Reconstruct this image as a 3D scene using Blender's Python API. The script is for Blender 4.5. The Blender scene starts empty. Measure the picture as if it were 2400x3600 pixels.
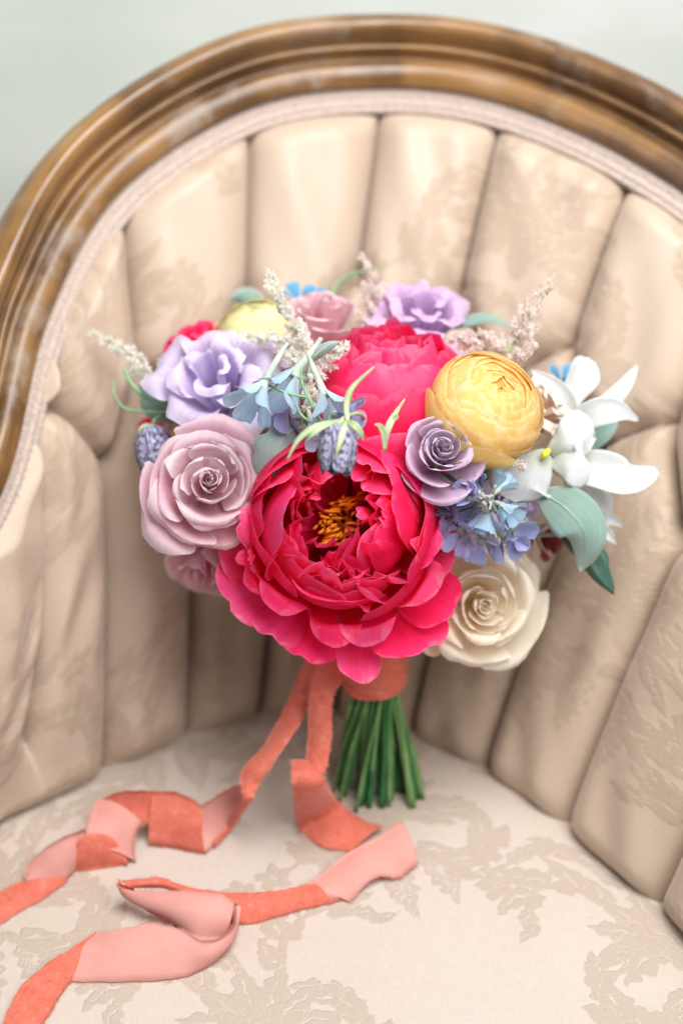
import bpy, math, random
import numpy as np
from mathutils import Vector, Matrix

rng = np.random.default_rng(7)
random.seed(7)
SC = bpy.context.scene
COL = SC.collection

# ------------------------------------------------------------------ camera
CAM_Z = 1.20
SEAT_Z = 0.45
PITCH = math.radians(30)
F_PX = 5000.0            # 50 mm lens, 36 mm tall film, 3600 px tall photograph
cam_d = bpy.data.cameras.new('camera')
cam_d.sensor_fit = 'VERTICAL'
cam_d.sensor_height = 36.0
cam_d.sensor_width = 24.0
cam_d.lens = 50.0
cam_d.clip_start = 0.02
cam_d.clip_end = 60.0
cam_d.dof.use_dof = True
cam_d.dof.focus_distance = 0.93
cam_d.dof.aperture_fstop = 2.2
cam = bpy.data.objects.new('camera', cam_d)
cam.location = (0, 0, CAM_Z)
cam.rotation_euler = (math.pi / 2 - PITCH, 0, 0)
COL.objects.link(cam)
SC.camera = cam

# ------------------------------------------------------------------ light
W = bpy.data.worlds.new('World')
SC.world = W
W.use_nodes = True
bgn = W.node_tree.nodes['Background']
bgn.inputs[0].default_value = (0.93, 0.97, 1.0, 1)
bgn.inputs[1].default_value = 0.15


def area(name, loc, target, size, power, color, size_y=None, spread=180):
    d = bpy.data.lights.new(name, 'AREA')
    d.energy = power
    d.color = color
    d.shape = 'RECTANGLE'
    d.size = size
    d.size_y = size_y or size
    d.spread = math.radians(spread)
    o = bpy.data.objects.new(name, d)
    o.location = loc
    v = Vector(target) - Vector(loc)
    o.rotation_euler = v.to_track_quat('-Z', 'Y').to_euler()
    COL.objects.link(o)
    return o


area('overhead_light', (0.30, 0.42, 2.30), (0.05, 0.80, 0.55), 1.0, 31, (1.0, 0.985, 0.97), 1.0)
area('window_light', (0.70, -0.25, 2.00), (-0.05, 1.25, 0.98), 0.9, 4.0, (1.0, 0.985, 0.97), 0.9, 80)
area('room_light', (-1.6, 0.1, 1.75), (0.0, 0.95, 0.8), 1.0, 3.4, (0.84, 0.92, 1.0), 1.2, 120)

SC.view_settings.view_transform = 'Standard'
SC.view_settings.look = 'None'
SC.view_settings.exposure = 0.38
SC.view_settings.gamma = 1.0
SC.view_settings.use_curve_mapping = False
SC.cycles.use_denoising = True
SC.cycles.max_bounces = 10
SC.cycles.diffuse_bounces = 5
SC.cycles.transmission_bounces = 6
SC.cycles.sample_clamp_indirect = 6.0

# ------------------------------------------------------------------ helpers
FW = np.array([0, math.cos(PITCH), -math.sin(PITCH)])
UPV = np.array([0, math.sin(PITCH), math.cos(PITCH)])
CAMP = np.array([0, 0, CAM_Z])


def ray(px, py):
    return np.array([(px - 1200) / F_PX, 0, 0]) + UPV * ((1800 - py) / F_PX) + FW


def at_z(px, py, z):
    d = ray(px, py)
    return CAMP + d * ((z - CAM_Z) / d[2])


def at_y(px, py, y):
    d = ray(px, py)
    return CAMP + d * (y / d[1])


def empty(name, loc=(0, 0, 0), label=None, cat=None, group=None, mat=None):
    o = bpy.data.objects.new(name, None)
    o.empty_display_size = 0.02
    COL.objects.link(o)
    if mat is not None:
        o.matrix_world = mat
    else:
        o.location = loc
    if label:
        o['label'] = label
        o['category'] = cat
    if group:
        o['group'] = group
    return o


def mesh_obj(name, verts, faces, mat, parent=None, smooth=True, uv=None, attr=None, mats=None, mat_idx=None):
    me = bpy.data.meshes.new(name)
    verts = np.asarray(verts, dtype=np.float64)
    me.from_pydata([tuple(v) for v in verts], [], [tuple(int(i) for i in f) for f in faces])
    if smooth:
        me.polygons.foreach_set('use_smooth', np.ones(len(me.polygons), dtype=bool))
    if uv is not None:
        l = me.uv_layers.new(name='UVMap')
        vi = np.empty(len(me.loops), dtype=np.int32)
        me.loops.foreach_get('vertex_index', vi)
        l.data.foreach_set('uv', np.asarray(uv, dtype=np.float32)[vi].ravel())
    if attr is not None:
        for k, a in attr.items():
            at = me.attributes.new(k, 'FLOAT', 'POINT')
            at.data.foreach_set('value', np.asarray(a, dtype=np.float32))
    for m in (mats or [mat]):
        me.materials.append(m)
    if mat_idx is not None:
        me.polygons.foreach_set('material_index', np.asarray(mat_idx, dtype=np.int32))
    me.update()
    o = bpy.data.objects.new(name, me)
    COL.objects.link(o)
    if parent is not None:
        o.parent = parent
    return o


def grid_faces(nr, nc, wrap=False):
    f = []
    cc = nc if wrap else nc - 1
    for i in range(nr - 1):
        for j in range(cc):
            j2 = (j + 1) % nc
            f.append((i * nc + j, i * nc + j2, (i + 1) * nc + j2, (i + 1) * nc + j))
    return f


def spline(pts, n=None, ts=None):
    """Catmull-Rom through pts (k,d); evaluated at n even parameters or at ts in [0,1]."""
    P = np.asarray(pts, float)
    if P.ndim == 1:
        P = P[:, None]
    k = len(P)
    if ts is None:
        ts = np.linspace(0, 1, n)
    ts = np.asarray(ts, float)
    x = np.clip(ts, 0, 1) * (k - 1)
    i = np.minimum(x.astype(int), k - 2)
    f = (x - i)[..., None]
    P_ = np.vstack([2 * P[0] - P[1], P, 2 * P[-1] - P[-2]])
    p0, p1, p2, p3 = P_[i], P_[i + 1], P_[i + 2], P_[i + 3]
    return 0.5 * (2 * p1 + (p2 - p0) * f + (2 * p0 - 5 * p1 + 4 * p2 - p3) * f ** 2 + (3 * p1 - p0 - 3 * p2 + p3) * f ** 3)


def unit(v):
    v = np.asarray(v, float)
    return v / np.maximum(np.linalg.norm(v, axis=-1, keepdims=True), 1e-9)


def tube(path, radii, nseg=8, cap=True):
    P = np.asarray(path, float)
    n = len(P)
    radii = np.broadcast_to(np.asarray(radii, float), (n,))
    T = unit(np.gradient(P, axis=0))
    ref = np.array([0.31, 0.17, 0.93])
    if abs(T[0] @ ref) > 0.9:
        ref = np.array([1.0, 0.1, 0.0])
    N = unit(np.cross(T[0], ref))
    V = []
    for i in range(n):
        N = unit(N - T[i] * (N @ T[i]))
        B = np.cross(T[i], N)
        for j in range(nseg):
            a = 2 * math.pi * j / nseg
            V.append(P[i] + radii[i] * (math.cos(a) * N + math.sin(a) * B))
    F = grid_faces(n, nseg, True)
    if cap:
        F.append(tuple(range(nseg))[::-1])
        F.append(tuple(range((n - 1) * nseg, n * nseg)))
    return np.array(V), F


def lathe(prof, nseg=24):
    V = []
    for r, z in prof:
        for j in range(nseg):
            a = 2 * math.pi * j / nseg
            V.append((r * math.cos(a), r * math.sin(a), z))
    return np.array(V), grid_faces(len(prof), nseg, True)


# ------------------------------------------------------------------ materials
def new_mat(name):
    m = bpy.data.materials.new(name)
    m.use_nodes = True
    nt = m.node_tree
    nt.nodes.clear()
    out = nt.nodes.new('ShaderNodeOutputMaterial')
    return m, nt, out


def N(nt, typ, **kw):
    n = nt.nodes.new(typ)
    for k, v in kw.items():
        setattr(n, k, v)
    return n


def ramp(nt, stops, interp='EASE'):
    r = N(nt, 'ShaderNodeValToRGB')
    r.color_ramp.interpolation = interp
    els = r.color_ramp.elements
    while len(els) < len(stops):
        els.new(0.5)
    for e, (p, c) in zip(els, stops):
        e.position = p
        e.color = (*c, 1) if len(c) == 3 else c
    return r


def mixc(nt, fac, a, b, mode='MIX'):
    m = N(nt, 'ShaderNodeMix', data_type='RGBA', blend_type=mode)
    for sock, v in ((m.inputs[0], fac), (m.inputs[6], a), (m.inputs[7], b)):
        if hasattr(v, 'is_linked'):
            nt.links.new(v, sock)
        elif isinstance(v, (int, float)):
            sock.default_value = v
        else:
            sock.default_value = (*v, 1) if len(v) == 3 else v
    return m.outputs[2]


def maprange(nt, val, a, b, c, d):
    m = N(nt, 'ShaderNodeMapRange')
    nt.links.new(val, m.inputs[0])
    for i, v in enumerate((a, b, c, d)):
        m.inputs[i + 1].default_value = v
    return m.outputs[0]


def noise(nt, vec, scale, detail=3, rough=0.55, dist=0.0):
    n = N(nt, 'ShaderNodeTexNoise')
    if vec is not None:
        nt.links.new(vec, n.inputs['Vector'])
    n.inputs['Scale'].default_value = scale
    n.inputs['Detail'].default_value = detail
    n.inputs['Roughness'].default_value = rough
    n.inputs['Distortion'].default_value = dist
    return n.outputs[0]


def mapping(nt, vec, scale=(1, 1, 1), loc=(0, 0, 0), rot=(0, 0, 0)):
    m = N(nt, 'ShaderNodeMapping')
    nt.links.new(vec, m.inputs[0])
    m.inputs['Location'].default_value = loc
    m.inputs['Rotation'].default_value = rot
    m.inputs['Scale'].default_value = scale
    return m.outputs[0]


def bump(nt, h, strength, dist, prev=None):
    b = N(nt, 'ShaderNodeBump')
    b.inputs['Strength'].default_value = strength
    b.inputs['Distance'].default_value = dist
    nt.links.new(h, b.inputs['Height'])
    if prev is not None:
        nt.links.new(prev, b.inputs['Normal'])
    return b.outputs[0]


def petal_mat(name, base, mid, tip, rough=0.55, trans=0.28, vein=0.10, var=0.10, edge=None, spec=0.25,
              sheen=0.15, mid_pos=0.5, trans_tint=None, streak=34):
    """t runs 0 (claw) to 1 (rim) in UV.y, s in UV.x."""
    m, nt, out = new_mat(name)
    L = nt.links.new
    uv = N(nt, 'ShaderNodeUVMap')
    sep = N(nt, 'ShaderNodeSeparateXYZ')
    L(uv.outputs[0], sep.inputs[0])
    stops = [(0.0, base), (mid_pos, mid), (0.93, tip)]
    if edge:
        stops.append((1.0, edge))
    r = ramp(nt, stops)
    obj = N(nt, 'ShaderNodeObjectInfo')
    # uneven hand-over between the zones
    nw = noise(nt, mapping(nt, uv.outputs[0], (7, 3, 1)), 1.0, 3)
    add = N(nt, 'ShaderNodeMath', operation='MULTIPLY_ADD')
    L(maprange(nt, nw, 0.3, 0.7, -0.5, 0.5), add.inputs[0])
    add.inputs[1].default_value = 0.16
    L(sep.outputs[1], add.inputs[2])
    L(add.outputs[0], r.inputs[0])
    st = noise(nt, mapping(nt, uv.outputs[0], (streak, 2.2, 1)), 1.0, 4, 0.6)
    stv = maprange(nt, st, 0.25, 0.75, 1.0 - vein, 1.0 + vein)
    hsv = N(nt, 'ShaderNodeHueSaturation')
    L(r.outputs[0], hsv.inputs['Color'])
    v2 = N(nt, 'ShaderNodeMath', operation='MULTIPLY')
    L(stv, v2.inputs[0])
    L(maprange(nt, obj.outputs['Random'], 0, 1, 1 - var, 1 + var * 0.6), v2.inputs[1])
    L(v2.outputs[0], hsv.inputs['Value'])
    L(maprange(nt, obj.outputs['Random'], 0, 1, 0.497, 0.504), hsv.inputs['Hue'])
    p = N(nt, 'ShaderNodeBsdfPrincipled')
    L(hsv.outputs[0], p.inputs['Base Color'])
    p.inputs['Roughness'].default_value = rough
    p.inputs['Specular IOR Level'].default_value = spec
    p.inputs['Sheen Weight'].default_value = sheen
    p.inputs['Sheen Roughness'].default_value = 0.5
    nrm = bump(nt, st, 0.25, 0.0006)
    tc = N(nt, 'ShaderNodeTexCoord')
    crum = noise(nt, tc.outputs['Object'], 90, 3, 0.5)
    nrm = bump(nt, crum, 0.35, 0.0012, nrm)
    L(nrm, p.inputs['Normal'])
    tr = N(nt, 'ShaderNodeBsdfTranslucent')
    if trans_tint:
        L(mixc(nt, 1.0, hsv.outputs[0], trans_tint, 'MULTIPLY'), tr.inputs[0])
    else:
        L(hsv.outputs[0], tr.inputs[0])
    mx = N(nt, 'ShaderNodeMixShader')
    mx.inputs[0].default_value = trans
    L(p.outputs[0], mx.inputs[1])
    L(tr.outputs[0], mx.inputs[2])
    L(mx.outputs[0], out.inputs[0])
    return m


def simple_mat(name, c1, c2, scale=40, rough=0.5, spec=0.3, bumpd=0.0005, trans=0.0, sheen=0.0, stretch=(1, 1, 1)):
    m, nt, out = new_mat(name)
    L = nt.links.new
    tc = N(nt, 'ShaderNodeTexCoord')
    n = noise(nt, mapping(nt, tc.outputs['Object'], stretch), scale, 4)
    r = ramp(nt, [(0.3, c1), (0.7, c2)])
    L(n, r.inputs[0])
    p = N(nt, 'ShaderNodeBsdfPrincipled')
    L(r.outputs[0], p.inputs['Base Color'])
    p.inputs['Roughness'].default_value = rough
    p.inputs['Specular IOR Level'].default_value = spec
    p.inputs['Sheen Weight'].default_value = sheen
    L(bump(nt, n, 0.5, bumpd), p.inputs['Normal'])
    if trans:
        tr = N(nt, 'ShaderNodeBsdfTranslucent')
        L(r.outputs[0], tr.inputs[0])
        mx = N(nt, 'ShaderNodeMixShader')
        mx.inputs[0].default_value = trans
        L(p.outputs[0], mx.inputs[1])
        L(tr.outputs[0], mx.inputs[2])
        L(mx.outputs[0], out.inputs[0])
    else:
        L(p.outputs[0], out.inputs[0])
    return m


def damask_mat(name, ground, figure, rough_g=0.42, rough_f=0.75, dirt=0.0, relief=0.6):
    """Woven damask: satin ground, matt figure; the figure is the mesh attribute 'figure'."""
    m, nt, out = new_mat(name)
    L = nt.links.new
    at = N(nt, 'ShaderNodeAttribute')
    at.attribute_name = 'figure'
    tc = N(nt, 'ShaderNodeTexCoord')
    ob = tc.outputs['Object']
    big = noise(nt, ob, 5.0, 3)
    thread = noise(nt, mapping(nt, ob, (900, 160, 160)), 1.0, 2)
    thread2 = noise(nt, mapping(nt, ob, (150, 900, 900)), 1.0, 2)
    g = mixc(nt, maprange(nt, big, 0.3, 0.7, 0, 1), ground, tuple(c * k for c, k in zip(ground, (0.97, 0.94, 0.90))))
    c = mixc(nt, at.outputs['Fac'], g, figure)
    c = mixc(nt, 0.10, c, mixc(nt, 1.0, c, thread, 'OVERLAY'))
    c = mixc(nt, 0.08, c, mixc(nt, 1.0, c, thread2, 'OVERLAY'))
    if dirt:
        sp = noise(nt, ob, 260, 2, 0.6)
        pat = noise(nt, ob, 6, 2)
        a = maprange(nt, sp, 0.70, 0.76, 0, 1)
        b = maprange(nt, pat, 0.55, 0.72, 0, dirt)
        mm = N(nt, 'ShaderNodeMath', operation='MULTIPLY')
        L(a, mm.inputs[0])
        L(b, mm.inputs[1])
        c = mixc(nt, mm.outputs[0], c, (0.22, 0.16, 0.10))
    p = N(nt, 'ShaderNodeBsdfPrincipled')
    L(c, p.inputs['Base Color'])
    L(maprange(nt, at.outputs['Fac'], 0, 1, rough_g, rough_f), p.inputs['Roughness'])
    p.inputs['Specular IOR Level'].default_value = 0.32
    p.inputs['Sheen Weight'].default_value = 0.30
    p.inputs['Sheen Roughness'].default_value = 0.35
    n1 = bump(nt, at.outputs['Fac'], relief, 0.0010)
    n2 = bump(nt, thread, 0.25, 0.0004, n1)
    wr = noise(nt, mapping(nt, ob, (14, 14, 6)), 1.0, 3, 0.5, 0.6)
    n3 = bump(nt, wr, 0.08, 0.006, n2)
    L(n3, p.inputs['Normal'])
    L(p.outputs[0], out.inputs[0])
    return m


def wood_mat():
    m, nt, out = new_mat('aged_walnut')
    L = nt.links.new
    uv = N(nt, 'ShaderNodeUVMap')
    g = noise(nt, mapping(nt, uv.outputs[0], (7, 90, 1)), 1.0, 5, 0.65, 0.4)
    big = noise(nt, mapping(nt, uv.outputs[0], (10, 5, 1)), 1.0, 3)
    r = ramp(nt, [(0.18, (0.035, 0.015, 0.006)), (0.40, (0.125, 0.060, 0.019)), (0.60, (0.28, 0.145, 0.048)), (0.85, (0.44, 0.285, 0.14))])
    a = N(nt, 'ShaderNodeMath', operation='MULTIPLY_ADD')
    L(g, a.inputs[0])
    a.inputs[1].default_value = 0.45
    L(maprange(nt, big, 0.25, 0.75, 0.05, 0.5), a.inputs[2])
    L(a.outputs[0], r.inputs[0])
    # worn, knocked patches where the varnish has gone grey
    w = noise(nt, mapping(nt, uv.outputs[0], (16, 14, 1), (3, 1, 0)), 1.0, 4, 0.7)
    wf = maprange(nt, w, 0.54, 0.66, 0, 0.7)
    c = mixc(nt, wf, r.outputs[0], (0.30, 0.24, 0.19))
    dk = noise(nt, mapping(nt, uv.outputs[0], (21, 18, 1), (9, 4, 0)), 1.0, 2, 0.5)
    c = mixc(nt, maprange(nt, dk, 0.68, 0.76, 0, 0.8), c, (0.035, 0.022, 0.014))
    p = N(nt, 'ShaderNodeBsdfPrincipled')
    L(c, p.inputs['Base Color'])
    L(maprange(nt, w, 0.4, 0.75, 0.30, 0.6), p.inputs['Roughness'])
    p.inputs['Specular IOR Level'].default_value = 0.55
    p.inputs['Coat Weight'].default_value = 0.12
    p.inputs['Coat Roughness'].default_value = 0.22
    L(bump(nt, g, 0.3, 0.0008), p.inputs['Normal'])
    L(p.outputs[0], out.inputs[0])
    return m

# ------------------------------------------------------------------ damask figure (one repeat, drawn into an array)
TN = 800                       # cells per repeat side
TU, TV = 0.29, 0.355            # metres per repeat


def build_damask():
    yy, xx = np.mgrid[0:TN, 0:TN]
    X = (xx + 0.5) / TN * .36
    Y = (yy + 0.5) / TN * .44
    fig = np.zeros((TN, TN))
    wob = 0.0012 * np.sin(X * 330 + 2 * np.sin(Y * 210)) + 0.0010 * np.sin(Y * 410 + 2 * np.sin(X * 170))

    def local(cx, cy, ang):
        dx = (X - cx + .18) % .36 - .18
        dy = (Y - cy + .22) % .44 - .22
        c, s = math.cos(ang), math.sin(ang)
        return dx * c + dy * s, -dx * s + dy * c + wob

    def leaf(cx, cy, ang, ln, wd, bend=0.0, teeth=4, vein=True, net=False):
        l, w = local(cx, cy, ang)
        w = w - bend * l * l / ln
        t = np.clip(l / ln, 0, 1)
        lob = 1 + 0.30 * np.abs(np.sin(teeth * math.pi * t ** 1.1)) - 0.22
        prof = wd * np.sin(math.pi * np.clip(t, 0, 1) ** 0.75) ** 0.8 * lob
        ins = (l > 0) & (l < ln) & (np.abs(w) < prof)
        v = ins * 1.0
        if vein:
            cut = (np.abs(w) < 0.0015 * (1.3 - t)) & (t < 0.8)
            v[ins & cut] = 0.0
        if net:
            d = (np.sin(l * 1150) * np.sin(w * 1150)) > 0.05
            v[ins & d & (np.abs(w) < prof * .75)] = 0.1
        halo = (l > -0.001) & (l < ln + .002) & (np.abs(w) < prof + 0.0009) & ~ins   # ground line that keeps leaves apart
        fig[halo & (fig > .5)] = 0.0
        np.maximum(fig, v, out=fig)

    def stroke(pts, w0, w1):
        Pp = spline(pts, 60)
        for i, p in enumerate(Pp):
            l, w = local(p[0], p[1], 0)
            rad = w0 + (w1 - w0) * i / 59
            np.maximum(fig, (l * l + w * w < rad * rad) * 1.0, out=fig)

    def acanthus(pts, ln, wd, n=7, flip=1):
        """a scrolling spine with lobed leaflets on its outer side and short ones inside"""
        Pp = spline(pts, 50)
        tg = np.arctan2(np.gradient(Pp[:, 1]), np.gradient(Pp[:, 0]))
        stroke(pts, wd * .40, wd * .14)
        for k in range(n):
            f = (k + .4) / n
            i = int(f * 49)
            sz = math.sin(math.pi * (.18 + .74 * f)) ** .7
            leaf(Pp[i, 0], Pp[i, 1], tg[i] + flip * (1.05 - .45 * f), ln * 1.1 * sz, wd * 1.35 * sz, -.5 * flip, 3)
            if k % 2:
                leaf(Pp[i, 0], Pp[i, 1], tg[i] - flip * .8, ln * .7 * sz, wd * .95 * sz, .5 * flip, 2, False)
        leaf(Pp[-1, 0], Pp[-1, 1], tg[-1], ln * .6, wd * .7, .5 * flip, 3)

    def blossom(cx, cy, r):
        for k in range(5):
            a = 1.2566 * k + .3
            leaf(cx + r * .18 * math.cos(a), cy + r * .18 * math.sin(a), a, r, r * 0.40, 0, 2, False)

    def bigflower(cx, cy, ang, r):
        for k in range(9):
            f = (k - 4) / 4
            leaf(cx, cy, ang + f * 1.75, r * (1.05 - .15 * abs(f)), r * .21, .35 * f, 3)
        for k in range(5):
            f = (k - 2) / 2
            leaf(cx - .12 * r * math.cos(ang), cy - .12 * r * math.sin(ang), ang + f * .75, r * .62, r * .15, .3 * f, 2, True, k == 2)
        leaf(cx, cy, ang + math.pi, r * .5, r * .14, 0, 2, False)

    # two half-dropped bouquets joined by scrolling stems, as in an old silk damask
    for (ox, oy, m) in ((0.09, 0.11, 1), (0.27, 0.33, -1)):
        def q(*pp):
            return [(ox + m * x, oy + y) for x, y in pp]
        def la(a):
            return a if m > 0 else math.pi - a
        acanthus(q((0, -.05), (.035, -.085), (.075, -.075), (.085, -.03), (.055, -.005)), .046, .0125, 6, m)
        acanthus(q((0, -.05), (-.04, -.075), (-.08, -.05), (-.085, 0), (-.06, .03)), .046, .0125, 6, -m)
        acanthus(q((.03, .05), (.055, .085), (.09, .085), (.105, .05)), .040, .0105, 5, m)
        acanthus(q((-.03, .055), (-.05, .10), (-.09, .115), (-.12, .095)), .040, .0105, 5, -m)
        acanthus(q((.0, .07), (.012, .115), (.045, .14), (.08, .135)), .036, .0095, 5, -m)
        leaf(*q((-.012, -.06))[0], la(-1.95), .075, .015, .3 * m, 5, True, True)
        leaf(*q((.012, -.06))[0], la(-1.15), .070, .014, -.3 * m, 5, True, True)
        leaf(*q((.05, -.10))[0], la(-.5), .055, .013, .3 * m, 4)
        leaf(*q((-.06, -.085))[0], la(-2.7), .050, .012, -.3 * m, 4)
        bigflower(*q((0, 0))[0], math.pi / 2, .072)
        blossom(*q((.118, .10))[0], .017)
        blossom(*q((-.125, -.055))[0], .016)
        blossom(*q((-.02, .155))[0], .015)
        stroke(q((.09, .085), (.105, .09), (.118, .10)), .0016, .0012)
        stroke(q((-.085, -.045), (-.10, -.045), (-.125, -.055)), .0016, .0012)
    fig = (fig * 2 + np.roll(fig, 1, 0) + np.roll(fig, -1, 0) + np.roll(fig, 1, 1) + np.roll(fig, -1, 1)) / 6
    return fig


DAMASK = build_damask()


def damask_at(u, v):
    i = np.floor((np.asarray(v) / TV % 1) * TN).astype(int) % TN
    j = np.floor((np.asarray(u) / TU % 1) * TN).astype(int) % TN
    return DAMASK[i, j]


# ------------------------------------------------------------------ chair lines, read from the photograph
# rib number, where it meets the seat (px), where it meets the braid under the wood (px), its distance there (m)
RIBS = [
    (-3, (-640, 3420), (-560, 2480), 0.64),
    (-2, (-390, 3130), (-230, 2120), 0.79),
    (-1, (-120, 2915), (15, 1690), 0.90),
    (0, (200, 2765), (172, 1130), 1.00),
    (1, (522, 2615), (430, 690), 1.09),
    (2, (782, 2518), (885, 398), 1.16),
    (3, (1045, 2480), (1345, 330), 1.19),
    (4, (1320, 2520), (1760, 385), 1.17),
    (5, (1582, 2612), (2222, 585), 1.10),
    (6, (1852, 2772), (2640, 900), 1.01),
    (7, (2150, 3015), (2960, 1400), 0.89),
    (8, (2490, 3330), (3260, 2150), 0.75),
    (9, (2800, 3700), (3500, 3000), 0.60),
]
U0, U1 = RIBS[0][0], RIBS[-1][0]
BASE_P = np.array([at_z(*r[1], SEAT_Z) for r in RIBS])
TOP_P = np.array([at_y(*r[2], r[3]) for r in RIBS])


def base_c(u):
    return spline(BASE_P, ts=(np.asarray(u, float) - U0) / (U1 - U0))


def top_c(u):
    return spline(TOP_P, ts=(np.asarray(u, float) - U0) / (U1 - U0))


OUT_POLY = base_c(np.linspace(U0, U1, 140))[:, :2]
FRONT_Y = 0.30
SEAT_POLY = np.vstack([OUT_POLY, [[OUT_POLY[-1, 0] - .01, FRONT_Y + .05], [.12, FRONT_Y], [-.12, FRONT_Y], [OUT_POLY[0, 0] + .01, FRONT_Y + .05]]])


def poly_dist(poly, x, y):
    """signed distance to a closed polygon, positive inside"""
    x = np.asarray(x, float)
    y = np.asarray(y, float)
    d2 = np.full(x.shape, 1e9)
    ins = np.zeros(x.shape, bool)
    n = len(poly)
    for i in range(n):
        a, b = poly[i], poly[(i + 1) % n]
        e = b - a
        wx, wy = x - a[0], y - a[1]
        t = np.clip((wx * e[0] + wy * e[1]) / max(e @ e, 1e-12), 0, 1)
        d2 = np.minimum(d2, (wx - t * e[0]) ** 2 + (wy - t * e[1]) ** 2)
        cond = ((a[1] <= y) & (b[1] > y)) | ((b[1] <= y) & (a[1] > y))
        xi = a[0] + (y - a[1]) * e[0] / (e[1] if abs(e[1]) > 1e-12 else 1e-12)
        ins ^= cond & (x < xi)
    return np.sqrt(d2) * np.where(ins, 1, -1)


def seat_z(x, y):
    d = poly_dist(SEAT_POLY, x, y)
    dd = np.maximum(d, 0)
    z = SEAT_Z + 0.016 * (1 - np.exp(-dd / 0.07)) - 0.004
    z = z - np.where(d < 0, np.minimum(-d, .05) * 0.5, 0)
    # the front edge rolls over
    z = z - 0.05 * np.clip((FRONT_Y + .07 - np.asarray(y)) / 0.07, 0, 1) ** 2.2
    return z


def on_seat(px, py, h=0.0):
    z = SEAT_Z
    for _ in range(5):
        p = at_z(px, py, z)
        z = float(seat_z(p[0], p[1])) + h
    return at_z(px, py, z)


# ------------------------------------------------------------------ chair
M_SEAT = damask_mat('damask_seat', (0.60, 0.530, 0.470), (0.485, 0.402, 0.328), dirt=0.9)
M_BACK = damask_mat('damask_back', (0.53, 0.422, 0.332), (0.452, 0.346, 0.260), 0.43, 0.62, relief=.3)
M_WOOD = wood_mat()
M_GIMP = simple_mat('braid', (0.42, 0.33, 0.28), (0.58, 0.48, 0.42), 420, 0.85, 0.15, 0.002, sheen=0.3)
M_DARK = simple_mat('webbing', (0.05, 0.04, 0.03), (0.08, 0.06, 0.045), 60, 0.9)

chair = empty('armchair', (0.0, 0.75, 0.0), 'armchair with curved walnut frame and beige damask channel-tufted back', 'chair')
chair.location = (0, 0, 0)

# --- tufted back
V0, V1 = 0.575, 0.70          # lower and upper button rows
CW, CL = 0.088, 0.50
PAD = 0.032


def row_lift(u):
    """the button rows climb towards the braid where the back turns into the arm"""
    return np.interp(u, [-3, -1, -.5, 0, .5, 1], [.52, .52, .385, .12, .03, 0])


def zig(u):
    f = u - np.floor(u)
    return V0 + 2 * np.abs(f - .5) * (V1 - V0) + row_lift(u)


def seg_d(u, v, a, b):
    px, py = (u - a[0]) * CW, (v - a[1]) * CL
    ex, ey = (b[0] - a[0]) * CW, (b[1] - a[1]) * CL
    t = np.clip((px * ex + py * ey) / (ex * ex + ey * ey), 0, 1)
    return np.hypot(px - t * ex, py - t * ey)


def pad_height(u, v):
    v_true = v
    v = v - row_lift(u)
    d = np.full(u.shape, 9.0)
    k = np.floor(u)
    for o in (-1, 0, 1, 2):
        kk = k + o
        zero = np.zeros_like(u)
        d = np.minimum(d, seg_d(u, v, (kk, zero + V1), (kk, zero + 1.2)))
        d = np.minimum(d, seg_d(u, v, (kk + .5, zero - .2), (kk + .5, zero + V0)))
        d = np.minimum(d, seg_d(u, v, (kk, zero + V1), (kk + .5, zero + V0)) * 1.25)
        d = np.minimum(d, seg_d(u, v, (kk + 1, zero + V1), (kk + .5, zero + V0)) * 1.25)
    dm = 0.030
    x = np.clip(d / dm, 0, 1)
    h = np.sqrt(np.clip(1 - (1 - x) ** 2.2, 0, 1))
    for e, w in ((np.maximum(0.970 - v_true, 0) * CL, 0.022), (np.abs(v_true + 0.02) * CL, 0.030)):
        x = np.clip(e / w, 0, 1)
        h = h * (0.12 + 0.88 * np.sqrt(np.clip(1 - (1 - x) ** 2, 0, 1)))
    for o in (-1, 0, 1, 2):                       # pits where the buttons pull in
        kk = k + o
        for bu, bv in ((kk, V1), (kk + .5, V0)):
            h = h - .30 * np.exp(-(((u - bu) * CW) ** 2 + ((v - bv) * CL) ** 2) / .012 ** 2)
    return PAD * h


def back_surface(u, v, h=0.0):
    """point on the inside of the back, h metres in front of the padding's base"""
    b, t = base_c(u), top_c(u)
    bu, tu = base_c(u + .02), top_c(u + .02)
    vv = v[..., None]
    p = b * (1 - vv) + t * vv
    pu = bu * (1 - vv) + tu * vv
    n = unit(np.cross(pu - p, t - b))      # towards the sitter
    n = np.where((n[..., 1:2] > 0), -n, n)
    sag = np.sin(np.clip(vv, 0, 1) * math.pi) * 0.015          # the back is fuller at the loins and leans away above
    return p + n * (np.asarray(h)[..., None] + sag - 0.012), n


UA, UB = -2.0, 8.0
NCH, NV = 40, 190
us = np.linspace(UA, UB, int((UB - UA) * NCH) + 1)
vs = np.linspace(-0.03, 1.0, NV)
Ug, Vg = np.meshgrid(us, vs)
Hg = pad_height(Ug, Vg)
Hg = Hg + 0.0025 * np.sin(Ug * 9.1 + 3 * np.sin(Vg * 7)) * np.sin(Vg * 11 + Ug * 2.3) * (Hg / PAD)
Pg, Ng = back_surface(Ug, Vg, Hg)
FIGB = damask_at(Ug * 0.074 + 0.03, Vg * 0.42 + 0.10)
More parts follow.
